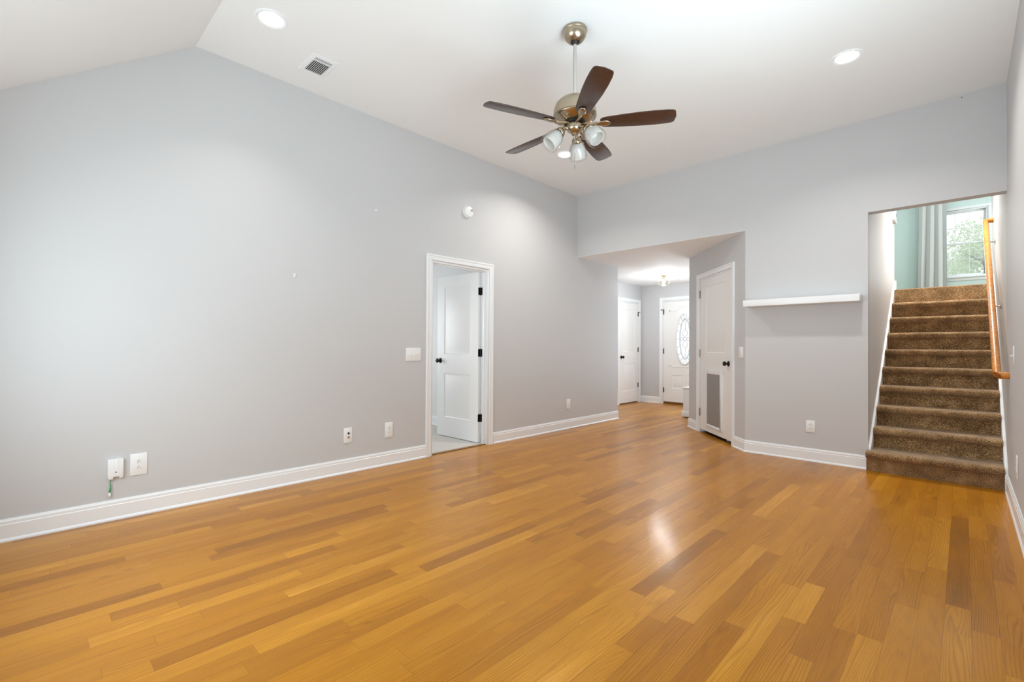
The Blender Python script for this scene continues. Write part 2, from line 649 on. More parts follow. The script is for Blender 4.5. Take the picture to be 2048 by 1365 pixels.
m = MB()
m.box(XF - TH, XF, 6.52, D2A, 0, ZC + 0.1)
m.box(XF - TH, XF, D2B, YF + TH, 0, ZC + 0.1)
m.box(XF - TH, XF, D2A, D2B, D2H, ZC + 0.1)
struct(m.build('wall_foyer_left', M['wall']), 'light grey left wall of the foyer', 'wall')
m = MB()
m.box(XF, D3A, YF, YF + TH, 0, ZC + 0.1)
m.box(D3B, FW0, YF, YF + TH, 0, ZC + 0.1)
m.box(FW1, -2.0, YF, YF + TH, 0, ZC + 0.1)
m.box(FW0, FW1, YF, YF + TH, 0, 0.55)
m.box(FW0, FW1, YF, YF + TH, 2.06, ZC + 0.1)
m.box(D3A, D3B, YF, YF + TH, D3H, ZC + 0.1)
struct(m.build('wall_foyer_front', M['wall']), 'light grey foyer wall around the front door', 'wall')
m = MB()
m.box(-2.10, -2.0, 6.0, YF + TH, 0, ZC + 0.1)
struct(m.build('wall_foyer_right', M['wall']), 'light grey right wall of the foyer', 'wall')

m = MB().box(-2.82, -2.10, 6.75, 6.85, 0, ZC)
struct(m.build('wall_closet', M['wall']), 'light grey back wall of the closet behind the diagonal wall', 'wall')
# living room ceiling: flat field with a slope that falls to the rear wall
m = MB()
prof = [(YB + TH, ZE), (0.86, ZE), (YR - TH, ZE - 0.735 * (0.86 - YR + TH)), (YR - TH, ZE - 0.735 * (0.86 - YR + TH) + 0.1), (0.86, ZE + 0.1), (YB + TH, ZE + 0.1)]
m.prism(prof, XL - TH, XR + TH, lambda p, q, t: (t, p, q))
struct(m.build('ceiling', M['ceiling'], smooth=20), 'white living room ceiling that slopes down at the near end', 'ceiling')
m = MB()
m.box(XF - TH, -1.70, YB + 0.0005, YF + TH, ZC, ZC + 0.12)
m.box(-1.70, XS - 0.1, YB + TH, 7.78, ZC, ZC + 0.12)
struct(m.build('ceiling_foyer', M['ceiling']), 'low white ceiling of the hall and foyer', 'ceiling')

# stair well and upstairs room
m = MB()
m.box(XS - 0.1, XS, YB + TH, 7.88, 0, 4.31)
struct(m.build('wall_stair_left', M['stair_wall']), 'satin white wall on the left of the stairs', 'wall')
m = MB()
m.box(XR, XR + TH, YB + TH, 8.40, -0.05, 4.31)
struct(m.build('wall_stair_right', M['stair_wall']), 'satin white wall behind the handrail', 'wall')
m = MB()
m.box(XS, XR, YB + TH - 0.02, YB + TH, ZE + 0.1, 4.31)
m.box(-1.75, XS - 0.1, 7.78, 7.88, UP, 4.31)
m.box(XR + TH, 3.1, 8.30, 8.40, UP, 4.31)
m.box(-1.85, -1.75, 7.78, YW + 0.1, UP - 0.1, 4.31)
struct(m.build('wall_upstairs', M['teal']), 'pale teal side walls of the upstairs room', 'wall')
UW0, UW1, UZ0, UZ1 = -0.415, 0.375, 2.70, 4.15     # upstairs window
m = MB()
m.box(-1.85, UW0, YW, YW + 0.12, UP - 0.1, 4.6)
m.box(UW1, 3.1, YW, YW + 0.12, UP - 0.1, 4.6)
m.box(UW0, UW1, YW, YW + 0.12, UP - 0.1, UZ0)
m.box(UW0, UW1, YW, YW + 0.12, UZ1, 4.6)
struct(m.build('wall_upstairs_window', M['teal']), 'pale teal wall around the upstairs window', 'wall')
m = MB()
m.box(3.0, 3.1, 8.4, YW, UP, 4.6)
struct(m.build('wall_upstairs_right', M['teal']), 'pale teal right wall of the upstairs room', 'wall')
m = MB()
m.box(XS - 0.1, XR + TH, YB + TH - 0.02, 8.4, 4.31, 4.4)
m.box(-1.85, 3.1, 7.78, YW + 0.12, 4.6, 4.7)
m.box(-1.85, 3.1, 7.78, 7.88, 4.31, 4.7)
m.box(XR, 3.1, 8.30, 8.40, 4.31, 4.7)
struct(m.build('ceiling_upstairs', M['ceiling']), 'white ceiling over the stairs and upstairs room', 'ceiling')
m = MB()
m.box(-1.85, 3.1, 7.80, YW + 0.12, UP - 0.15, UP - 0.001)
struct(m.build('floor_upstairs', M['carpet']), 'brown carpet floor at the head of the stairs', 'floor')

# bedroom behind the left wall
BX0, BY0, BY1 = -7.2, 1.0, 4.20
m = MB()
m.box(BX0 - 0.1, BX0, BY0, BY1, 0, 2.5)
m.box(BX0 - 0.1, XL - TH, BY0 - 0.1, BY0, 0, 2.5)
m.box(BX0 - 0.1, XL - TH, BY1, BY1 + 0.1, 0, 2.5)
struct(m.build('wall_bedroom', M['white_wall']), 'white walls of the bedroom beyond the open door', 'wall')
m = MB()
m.box(BX0 - 0.1, XL - TH, BY0 - 0.1, BY1 + 0.1, 2.44, 2.54)
struct(m.build('ceiling_bedroom', M['ceiling']), 'white bedroom ceiling', 'ceiling')
m = MB()
m.box(BX0 - 0.1, XL - 0.085, BY0 - 0.1, BY1 + 0.1, -0.05, 0.004)
struct(m.build('floor_bedroom', M['light_carpet']), 'pale carpet floor of the bedroom', 'floor')


# ------------------------------------------------------------------ trim
BASE_PROF = [(0, 0.0), (0.022, 0.0), (0.022, 0.008), (0.018, 0.016), (0.014, 0.020), (0.014, 0.098), (0.011, 0.101),
             (0.011, 0.117), (0.008, 0.119), (0.005, 0.130), (0, 0.130)]


def baseboard(name, pts, label, prof=BASE_PROF, mat='trim'):
    """pts: plan polyline along the wall, room on the right-hand side of travel"""
    P = [Vector((p[0], p[1])) for p in pts]
    n = len(P)
    secs = []
    for i in range(n):
        d0 = (P[i] - P[i - 1]).normalized() if i else None
        d1 = (P[i + 1] - P[i]).normalized() if i < n - 1 else None
        a = d0 or d1
        b = d1 or d0
        na, nb = Vector((a.y, -a.x)), Vector((b.y, -b.x))
        mm = (na + nb).normalized()
        mm = mm / max(0.2, mm.dot(na))
        secs.append([(P[i].x + mm.x * d, P[i].y + mm.y * d, z) for d, z in prof])
    k = len(prof)
    mb = MB()
    vs_ = [p for s in secs for p in s]
    fs_ = [(i * k + j, (i + 1) * k + j, (i + 1) * k + (j + 1) % k, i * k + (j + 1) % k) for i in range(n - 1) for j in range(k)]
    fs_ += [tuple(range(k)), tuple((n - 1) * k + j for j in range(k))[::-1]]
    mb.add(vs_, fs_)
    return struct(mb.build(name, M[mat], smooth=25), label, 'baseboard')


CW = 0.066
baseboard('baseboard_left', [(XL, YR), (XL, D1A - CW - 0.004)], 'white baseboard along the left wall before the bedroom door')
baseboard('baseboard_hall', [(XL, D1B + CW + 0.004), (XL, 6.637), (XF, 6.637), (XF, D2A - CW)], 'white baseboard between the bedroom door and the foyer')
baseboard('baseboard_foyer', [(XF, YF), (D3A - CW - 0.004, YF)], 'white baseboard left of the front door')
_q = on_diag(D4A - CW - 0.004)
baseboard('baseboard_corner', [(-2.87 + 0.10, 6.70 + 0.17), (DB.x, DB.y), (_q[0], _q[1])], 'short white baseboard left of the pet flap door')
_q = on_diag(D4B + CW + 0.004)
baseboard('baseboard_back', [(_q[0], _q[1]), (-1.741, YB), (XS - 0.002, YB)], 'white baseboard under the mantel shelf')
baseboard('baseboard_right', [(XR, 5.43), (XR, YR)], 'white baseboard along the right wall')
baseboard('baseboard_bedroom', [(BX0, BY1), (XL - TH - 0.03, BY1)], 'white baseboard inside the bedroom')

# sloped skirt boards beside the stairs
RISE, RUN, RY1, RY2 = 0.189, 0.237, 5.49, 5.74


def skirt(name, xa, xb, y0, label, up=0.15):
    sl = RISE / RUN
    z_ = lambda y: RISE + (y - (RY2 - 0.04)) * sl + up
    yt = RY2 + 8 * RUN + 0.06
    poly = [(y0, 0.0), (y0, z_(y0)), (yt, z_(yt)), (yt + 0.02, z_(yt) + 0.02), (7.88, UP + 0.14), (7.88, UP - 0.3), (y0 + 0.3, 0.0)]
    mb = MB().prism(poly, xa, xb, lambda p, q, t: (t, p, q))
    return struct(mb.build(name, M['trim'], bevel=0.003), label, 'trim')


skirt('trim_1', XS, XS + 0.020, YB + 0.005, 'white sloped skirt board on the left of the stairs')
skirt('trim_2', XR - 0.020, XR, 5.44, 'white sloped skirt board on the right of the stairs')


# ------------------------------------------------------------------ staircase
def build_stairs():
    t = thing('staircase', 'brown carpeted staircase rising through the opening in the back wall', 'staircase', (0.5 * (XS + XR), RY1, 0))
    ox, oy = 0.5 * (XS + XR), RY1
    xa, xb = XS + 0.021 - ox, XR - 0.021 - ox
    for i in range(10):
        yr = RY1 if i == 0 else RY2 + (i - 1) * RUN
        yn = RY2 + i * RUN                      # next riser
        z0, z1 = i * RISE, (i + 1) * RISE
        if i == 9:
            yn = 7.86
        nose = 0.056
        yr -= oy
        yn -= oy
        # rounded carpet nosing over the riser
        pr = [(yn, z1), (yr + 0.03, z1)]
        pr += [(yr - nose + 0.031 + 0.031 * math.cos(R_(a)), z1 - 0.031 + 0.031 * math.sin(R_(a))) for a in range(90, 256, 15)]
        pr += [(yr - 0.012, z1 - 0.064), (yr, z1 - 0.068), (yr, z0 if i else 0.001), (yn, z0 if i else 0.001)]
        if i == 9:
            pr = [(yn, z1), (yr + 0.012, z1), (yr + 0.003, z1 - 0.004), (yr, z1 - 0.014), (yr, z0), (yn, z0)]
        mb = MB().prism(pr, xa, xb, lambda p, q, s: (s, p, q))
        if i == 0:      # the first step laps past the wall end
            lim = YB - 0.004 - oy
            mb.prism([(min(p, lim), q) for p, q in pr], xa - 0.03, xa, lambda p, q, s: (s, p, q))
        mb.build('step', M['carpet'], t, smooth=60)
    return t


build_stairs()


# ------------------------------------------------------------------ doors
def casing_mb(w, h, y=0.0, cw=CW):
    """mitred door casing around an opening of width w, height h, face towards -y"""
    prof = [(0.005, 0.0), (0.005, 0.010), (0.012, 0.013), (0.030, 0.011), (0.046, 0.013), (0.050, 0.017), (cw - 0.003, 0.017), (cw, 0.014), (cw, 0.0)]
    path = [lambda d: (-d, 0.0), lambda d: (-d, h + d), lambda d: (w + d, h + d), lambda d: (w + d, 0.0)]
    k = len(prof)
    vs_ = []
    for f in path:
        for d, p in prof:
            x, z = f(d)
            vs_.append((x, y - p, z))
    fs_ = [(i * k + j, (i + 1) * k + j, (i + 1) * k + (j + 1) % k, i * k + (j + 1) % k) for i in range(3) for j in range(k)]
    fs_ += [tuple(range(k)), tuple(3 * k + j for j in range(k))[::-1]]
    return MB().add(vs_, fs_)


def jamb_mb(w, h, depth, stop_y=None):
    mb = MB()
    t = 0.018
    mb.box(-0.001, t, 0, depth, 0, h)
    mb.box(w - t, w + 0.001, 0, depth, 0, h)
    mb.box(t, w - t, 0, depth, h - t, h)
    if stop_y is not None:
        a, b = stop_y, stop_y + 0.032
        mb.box(t, t + 0.011, a, b, 0, h - t)
        mb.box(w - t - 0.011, w - t, a, b, 0, h - t)
        mb.box(t + 0.011, w - t - 0.011, a, b, h - t - 0.011, h - t)
    return mb


def ring_rect(mb, x0, x1, z0, z1, y, s):
    """moulded sunk panel with a raised field; s = +1 when the face looks to -y"""
    rings = [(0, 0), (0.007, 0.001), (0.016, 0.007), (0.026, 0.007), (0.050, 0.002)]
    R4 = []
    for ins, dep in rings:
        yy = y + s * dep
        R4.append([(x0 + ins, yy, z0 + ins), (x1 - ins, yy, z0 + ins), (x1 - ins, yy, z1 - ins), (x0 + ins, yy, z1 - ins)])
    vs_ = [p for r in R4 for p in r]
    fs_ = []
    for i in range(len(R4) - 1):
        for k in range(4):
            k2 = (k + 1) % 4
            fs_.append((i * 4 + k, i * 4 + k2, (i + 1) * 4 + k2, (i + 1) * 4 + k))
    n = len(R4) - 1
    fs_.append((n * 4, n * 4 + 1, n * 4 + 2, n * 4 + 3))
    mb.add(vs_, fs_)


def slab_mb(w, h, t, panels, x0=0.0, y0=0.0, z0=0.0, ovals=()):
    """moulded door slab; panels and ovals are boxes (x0, x1, z0, z1) in slab space"""
    cells = list(panels) + [o[:4] for o in ovals]
    xs = sorted({0.0, w} | {c[0] for c in cells} | {c[1] for c in cells})
    zs = sorted({0.0, h} | {c[2] for c in cells} | {c[3] for c in cells})
    mb = MB()
    for y, s in ((0.0, 1), (t, -1)):
        for i in range(len(xs) - 1):
            for j in range(len(zs) - 1):
                cx, cz = (xs[i] + xs[i + 1]) / 2, (zs[j] + zs[j + 1]) / 2
                if any(c[0] < cx < c[1] and c[2] < cz < c[3] for c in cells):
                    continue
                mb.add([(xs[i], y, zs[j]), (xs[i + 1], y, zs[j]), (xs[i + 1], y, zs[j + 1]), (xs[i], y, zs[j + 1])], [(0, 1, 2, 3)])
        for c in panels:
            ring_rect(mb, *c, y, s)
        for (a, b, c, d, ocx, ocz, rx, rz) in ovals:
            n = 64
            vi, vo = [], []
            for k in range(n):
                an = 2 * math.pi * (k + 0.5) / n
                ca, sa = math.cos(an), math.sin(an)
                vi.append((ocx + rx * ca, y, ocz + rz * sa))
                f = min(((b - ocx) if ca > 0 else (ocx - a)) / max(abs(ca), 1e-6), ((d - ocz) if sa > 0 else (ocz - c)) / max(abs(sa), 1e-6))
                vo.append((ocx + f * ca, y, ocz + f * sa))
            mb.add(vi + vo, [(k, (k + 1) % n, n + (k + 1) % n, n + k) for k in range(n)])
    for (a, b, c, d, ocx, ocz, rx, rz) in ovals:
        n = 64
        p = [(ocx + rx * math.cos(2 * math.pi * (k + 0.5) / n), ocz + rz * math.sin(2 * math.pi * (k + 0.5) / n)) for k in range(n)]
        mb.add([(q[0], 0, q[1]) for q in p] + [(q[0], t, q[1]) for q in p], [(k, (k + 1) % n, n + (k + 1) % n, n + k) for k in range(n)])
    for i in range(len(xs) - 1):
        for z in (0.0, h):
            mb.add([(xs[i], 0, z), (xs[i + 1], 0, z), (xs[i + 1], t, z), (xs[i], t, z)], [(0, 1, 2, 3)])
    for j in range(len(zs) - 1):
        for x in (0.0, w):
            mb.add([(x, 0, zs[j]), (x, 0, zs[j + 1]), (x, t, zs[j + 1]), (x, t, zs[j])], [(0, 1, 2, 3)])
    mb.v = [(x + x0, y + y0, z + z0) for x, y, z in mb.v]
    return mb


def knob(parent, x, y, z, mat, back=None):
    """round door knob on a rose, pointing to -y (and a second one to +y)"""
    prof = [(0.033, 0.0), (0.033, 0.004), (0.028, 0.009), (0.014, 0.012), (0.011, 0.022), (0.012, 0.030), (0.022, 0.036),
            (0.0285, 0.046), (0.0285, 0.054), (0.023, 0.063), (0.010, 0.067), (0.0, 0.0675)]
    mb = MB().lathe(prof, 28, Matrix.Translation((x, y, z)) @ Matrix.Rotation(R_(90), 4, 'X'))
    if back is not None:
        mb.lathe(prof, 28, Matrix.Translation((x, back, z)) @ Matrix.Rotation(R_(-90), 4, 'X'))
    return mb.build('door_knob', mat, parent)


def hinge(parent, x, y, z, mat, leaf_dirs, stop=0, hh=0.089):
    """butt hinge: knuckle with finials and leaves; leaf_dirs: list of boxes relative to the pin"""
    mb = MB()
    r = 0.0065
    for k in range(5):
        a = z - hh / 2 + hh * k / 5
        mb.lathe([(r, a + 0.0006), (r, a + hh / 5 - 0.0006)], 14, Matrix.Translation((x, y, 0)))
    mb.lathe([(0.0, z - hh / 2 - 0.006), (0.004, z - hh / 2 - 0.004), (0.005, z - hh / 2)], 14, Matrix.Translation((x, y, 0)))
    mb.lathe([(0.005, z + hh / 2), (0.004, z + hh / 2 + 0.004), (0.0, z + hh / 2 + 0.006)], 14, Matrix.Translation((x, y, 0)))
    for bx in leaf_dirs:
        mb.box(x + bx[0], x + bx[1], y + bx[2], y + bx[3], z - hh / 2, z + hh / 2)
    if stop:
        mb.tube([(x, y, z + hh / 2 - 0.006), (x + stop * 0.02, y - 0.012, z + hh / 2 - 0.006), (x + stop * 0.045, y - 0.014, z + hh / 2 - 0.006)], 0.0045, 8)
        mb.lathe([(0.009, -0.004), (0.009, 0.004)], 12, Matrix.Translation((x + stop * 0.045, y - 0.012, z + hh / 2 - 0.006)) @ Matrix.Rotation(R_(90), 4, 'X'))
    return mb.build('hinge', mat, parent)


def door_root(name, label, loc, rz):
    o = thing(name, label, 'door', loc, rz)
    o['kind'] = 'structure'
    return o


# bedroom door: open at a right angle into the bedroom
w1 = D1B - D1A
d = door_root('door_1', 'white two-panel door standing open into the bedroom in the left wall', (XL, D1A, 0), LEFT)
casing_mb(w1, D1H).build('casing', M['trim'], d, smooth=25)
jamb_mb(w1, D1H, TH, 0.045).build('jamb', M['trim'], d, bevel=0.001)
PAN = lambda w, st: [(st, w - st, 1.03, 1.90), (st, w - st, 0.235, 0.80)]
sw = 0.785
sx = w1 - 0.018 - 0.035 + 0.002
# slab built closed-style along x then turned: local x -> +y of the wall frame
s_mb = slab_mb(sw, 2.018, 0.035, PAN(sw, 0.135))
s_mb.v = [(sx + y, TH + 0.008 + x, z + 0.012) for x, y, z in s_mb.v]
sl = s_mb.build('slab', M['door'], d, smooth=25)
kprof = MB()
for (xx, ang) in ((sx, -90), (sx + 0.035, 90)):
    kprof.lathe([(0.033, 0.0), (0.033, 0.004), (0.028, 0.009), (0.014, 0.012), (0.011, 0.022), (0.012, 0.030), (0.022, 0.036), (0.0285, 0.046), (0.0285, 0.054), (0.023, 0.063), (0.010, 0.067), (0.0, 0.0675)],
                28, Matrix.Translation((xx, TH + 0.008 + sw - 0.062, 0.965)) @ Matrix.Rotation(R_(ang), 4, 'Y'))
kprof.build('door_knob', M['bronze'], sl)
for z in (0.30, 1.07, 1.80):
    hinge(sl, w1 - 0.0185, TH + 0.004, z, M['bronze'], [(0.0, 0.0025, -0.045, 0.0), (-0.036, -0.001, 0.001, 0.0035)])
MB().box(0, w1, 0.02, 0.036, 0.0, 0.007).build('threshold_strip', M['threshold'], d)

# foyer closet door
w2 = D2B - D2A
d = door_root('door_2', 'white two-panel door with black knob on the left wall of the foyer', (XF, D2A, 0), LEFT)
casing_mb(w2, D2H).build('casing', M['trim'], d, smooth=25)
jamb_mb(w2, D2H, TH, 0.040).build('jamb', M['trim'], d, bevel=0.001)
sl = slab_mb(w2 - 0.042, D2H - 0.043, 0.035, PAN(w2 - 0.042, 0.13), 0.021, 0.003, 0.022).build('slab', M['door'], d, smooth=25)
knob(sl, 0.083, 0.003, 0.95, M['bronze'])
for z in (0.36, 1.10, 1.845):
    hinge(sl, w2 - 0.019, -0.005, z, M['bronze'], [(-0.012, 0, 0.005, 0.008)], stop=(1 if z > 1.5 else 0))
MB().box(0.018, w2 - 0.018, 0.01, TH, 0.0, 0.012).build('threshold_strip', M['threshold'], d)
MB().box(-0.05, w2 + 0.05, TH + 0.005, TH + 0.02, 0, D2H + 0.05).build('closet_backing', M['dark'], d)

# front door with a leaded oval
w3 = D3B - D3A
d = door_root('door_3', 'white front door with a leaded glass oval at the end of the foyer', (D3A, YF, 0), BACK)
casing_mb(w3, D3H).build('casing', M['trim'], d, smooth=25)
jamb_mb(w3, D3H, TH, 0.055).build('jamb', M['trim'], d, bevel=0.001)
MB().box(0.018, w3 - 0.018, 0.0, TH, 0.0, 0.045).build('threshold_sill', M['threshold'], d)
fw, fh = w3 - 0.042, D3H - 0.07
fx, fz = 0.021, 0.048
ocx, ocz, orx, orz = fw / 2, 1.318 - fz, 0.172, 0.500
sl = slab_mb(fw, fh, 0.044, [(0.17, 0.40, 0.27, 0.55), (fw - 0.40, fw - 0.17, 0.27, 0.55)], fx, 0.004, fz,
             [(0.12, fw - 0.12, 0.72, 1.86, ocx, ocz, orx, orz)]).build('slab', M['door'], d, smooth=25)
gx, gz, gy = fx + ocx, fz + ocz, 0.026
ell = lambda rx, rz, y, n=72: [(gx + rx * math.cos(2 * math.pi * k / n), y, gz + rz * math.sin(2 * math.pi * k / n)) for k in range(n)]
fr = MB().tube(ell(orx + 0.008, orz + 0.008, 0.002), 0.016, 10, closed=True)
fr.build('oval_frame', M['door'], sl, smooth=60)
gp = ell(orx + 0.004, orz + 0.004, 0.0)
MB().prism([(p[0], p[2]) for p in gp], gy - 0.004, gy + 0.004, lambda p, q, t: (p, t, q)).build('oval_glass', M['leaded_glass'], sl)
ld = MB()
ly = gy - 0.006
lr = 0.0034
ld.tube(ell(0.112, 0.420, ly), lr, 6, closed=True)
ld.tube(ell(0.096, 0.395, ly), lr, 6, closed=True)
for k in range(18):
    an = 2 * math.pi * k / 18
    ld.tube([(gx + 0.112 * math.cos(an), ly, gz + 0.42 * math.sin(an)), (gx + orx * math.cos(an), ly, gz + orz * math.sin(an))], lr, 6)
circ = lambda cx, cz, r: [(gx + cx + r * math.cos(2 * math.pi * k / 24), ly, gz + cz + r * math.sin(2 * math.pi * k / 24)) for k in range(24)]
ld.tube(circ(0, 0, 0.036), lr, 6, closed=True)
for sg in (-1, 1):
    ld.tube(circ(sg * 0.066, 0, 0.030), lr, 6, closed=True)
    ld.tube([(gx + 0.045 * math.sin(math.pi * k / 12) ** 0.8 * 1.1, ly, gz + sg * (0.034 + 0.150 * k / 12)) for k in range(13)], lr, 6)
    ld.tube([(gx - 0.045 * math.sin(math.pi * k / 12) ** 0.8 * 1.1, ly, gz + sg * (0.034 + 0.150 * k / 12)) for k in range(13)], lr, 6)
    ld.tube([(gx, ly, gz + sg * 0.184), (gx, ly, gz + sg * 0.330)], lr, 6)
    ld.tube([(gx, ly, gz + sg * 0.330), (gx + 0.03, ly, gz + sg * 0.362), (gx, ly, gz + sg * 0.395), (gx - 0.03, ly, gz + sg * 0.362), (gx, ly, gz + sg * 0.330)], lr, 6)
ld.build('lead_came', M['lead'], sl, smooth=60)
# arched moulding above the oval and a straight one below
mo = MB()
bw = []
for k in range(41):
    s_ = -1 + 2 * k / 40
    x = gx + s_ * 0.27
    bump = 0.5 + 0.5 * math.cos(math.pi * min(1, abs(s_) / 0.75))
    bw.append((x, 0.003, fz + 1.835 + 0.095 * bump))
mo.tube(bw, 0.007, 8)
mo.tube([(gx - 0.27, 0.003, fz + 0.715), (gx + 0.27, 0.003, fz + 0.715)], 0.007, 8)
mo.build('moulding', M['door'], sl, smooth=60)
for z in (0.28, 1.075, 1.875):
    hinge(sl, 0.019, -0.005, z, M['bronze'], [(0, 0.012, 0.005, 0.008)], stop=(-1 if z > 1.5 else 0), hh=0.1)
knob(sl, fx + fw - 0.07, 0.004, 0.96, M['bronze'])

# door with the pet flap in the diagonal wall
w4 = D4B - D4A
d = door_root('door_4', 'white door with a grey pet flap in the diagonal wall', on_diag(D4A), DIAG)
casing_mb(w4, D4H).build('casing', M['trim'], d, smooth=25)
jamb_mb(w4, D4H, 0.10, 0.040).build('jamb', M['trim'], d, bevel=0.001)
s4w = w4 - 0.042
sl = slab_mb(s4w, D4H - 0.018 - 0.046, 0.035, [(0.175, s4w - 0.165, 1.030, 1.915), (0.175, s4w - 0.165, 0.235, 0.805)], 0.021, 0.003, 0.044).build('slab', M['door'], d, smooth=25)
knob(sl, 0.021 + s4w - 0.066, 0.003, 0.955, M['bronze'])
for z in (0.27, 1.07, 1.87):
    hinge(sl, 0.019, -0.005, z, M['nickel'], [(0, 0.010, 0.005, 0.008)], hh=0.1)
px0, px1, pz0, pz1 = 0.607 - D4A, 1.072 - D4A, 0.118, 0.845
ix0, ix1, iz0, iz1 = 0.632 - D4A, 1.020 - D4A, 0.150, 0.806
m = MB()
for a in ((px0, ix0, pz0, pz1), (ix1, px1, pz0, pz1), (ix0, ix1, pz0, iz0), (ix0, ix1, iz1, pz1)):
    m.box(a[0], a[1], -0.014, 0.006, a[2], a[3])
m.box(px1 - 0.012, px1 - 0.006, -0.020, -0.014, pz0 + 0.03, pz1 - 0.03)
m.build('pet_flap_frame', M['plastic'], sl, bevel=0.002)
fl = MB().box(ix0, ix1, -0.006, -0.002, iz0 + 0.004, iz1)
fo = fl.build('pet_flap', M['flap'], sl)
fo['label'] = 'smoked grey flexible flap'
MB().box(0.0, w4, 0.012, 0.10, 0.0, 0.004).build('threshold_strip', M['threshold'], d)

# ------------------------------------------------------------------ windows
def window(name, label, loc, rz, w, h, cols, rows2, glass_mat):
    """double hung window; local -y looks into the room, origin at the middle of the sill"""
    t = thing(name, label, 'window', loc, rz)
    t['kind'] = 'structure'
    fr = MB()
    b = 0.03
    fr.box(-w / 2, -w / 2 + b, 0.0, 0.10, 0, h)
    fr.box(w / 2 - b, w / 2, 0.0, 0.10, 0, h)
    fr.box(-w / 2 + b, w / 2 - b, 0.0, 0.10, h - b, h)
    fr.box(-w / 2 + b, w / 2 - b, 0.0, 0.10, 0, b)
    fr.build('window_frame', M['trim'], t, bevel=0.002)
    si = MB()
    si.box(-w / 2 - 0.05, w / 2 + 0.05, -0.05, -0.001, -0.022, 0.0)
    si.box(-w / 2 - 0.03, w / 2 + 0.03, -0.016, -0.001, -0.085, -0.022)
    si.build('window_sill', M['trim'], t, bevel=0.003)
    for zz0, zz1, yy in ((b, h / 2 + 0.014, 0.035), (h / 2 - 0.014, h - b, 0.062)):
        s = MB()
        st = 0.032
        a0, a1 = -w / 2 + b, w / 2 - b
        s.box(a0, a0 + st, yy, yy + 0.026, zz0, zz1)
        s.box(a1 - st, a1, yy, yy + 0.026, zz0, zz1)
        s.box(a0 + st, a1 - st, yy, yy + 0.026, zz0, zz0 + st)
        s.box(a0 + st, a1 - st, yy, yy + 0.026, zz1 - st, zz1)
        so = s.build('sash', M['trim'], t, bevel=0.002)
        if cols > 1:
            mu = MB()
            for k in range(1, cols):
                x = a0 + st + (a1 - a0 - 2 * st) * k / cols
                mu.box(x - 0.005, x + 0.005, yy + 0.004, yy + 0.018, zz0 + st, zz1 - st)
            for k in range(1, rows2):
                z = zz0 + st + (zz1 - zz0 - 2 * st) * k / rows2
                mu.box(a0 + st, a1 - st, yy + 0.005, yy + 0.017, z - 0.005, z + 0.005)
            mu.build('muntin', M['trim'], so)
        g = MB().box(a0 + st - 0.005, a1 - st + 0.005, yy + 0.010, yy + 0.013, zz0 + st - 0.005, zz1 - st + 0.005)
        g.build('pane', glass_mat, so)
    return t


uwin = window('window_1', 'white upstairs window with a grid of panes beside the grey curtain', ((UW0 + UW1) / 2, YW, UZ0), BACK, UW1 - UW0, UZ1 - UZ0, 3, 2, M['window_glass'])
for k in range(2):
    w_ = (WX1 - WX0) / 2
    window('window_%d' % (k + 2), ('white rear window nearest the left wall', 'white rear window nearest the camera')[k], (WX0 + w_ * (k + 0.5), YR, WZ0), 180, w_, WZ1 - WZ0, 1, 1, M['glass'])
for k in range(3):  # side windows out of view, added to supply light
    w_ = (SW1 - SW0) / 3
    window('window_%d' % (k + 4), ('added white side window nearest the camera', 'added white middle side window', 'added white side window nearest the stairs')[k], (XR, SW0 + w_ * (k + 0.5), WZ0), RIGHT, w_, WZ1 - WZ0, 1, 1, M['glass'])
window('window_7', 'added white foyer window right of the front door', ((FW0 + FW1) / 2, YF, 0.55), BACK, FW1 - FW0, 1.51, 1, 1, M['glass'])  # out of view, added to house the foyer fill lamp
# apron casing of the upstairs window
m = MB()
cw = 0.055
m.box(UW0 - cw, UW0, YW - 0.018, YW - 0.001, UZ0, UZ1)
m.box(UW1, UW1 + cw, YW - 0.018, YW - 0.001, UZ0, UZ1)
m.box(UW0 - cw, UW1 + cw, YW - 0.020, YW - 0.001, UZ1, UZ1 + cw)
m.v = [(x - (UW0 + UW1) / 2, y - YW, z - UZ0) for x, y, z in m.v]
m.build('window_casing', M['trim'], uwin, bevel=0.003)


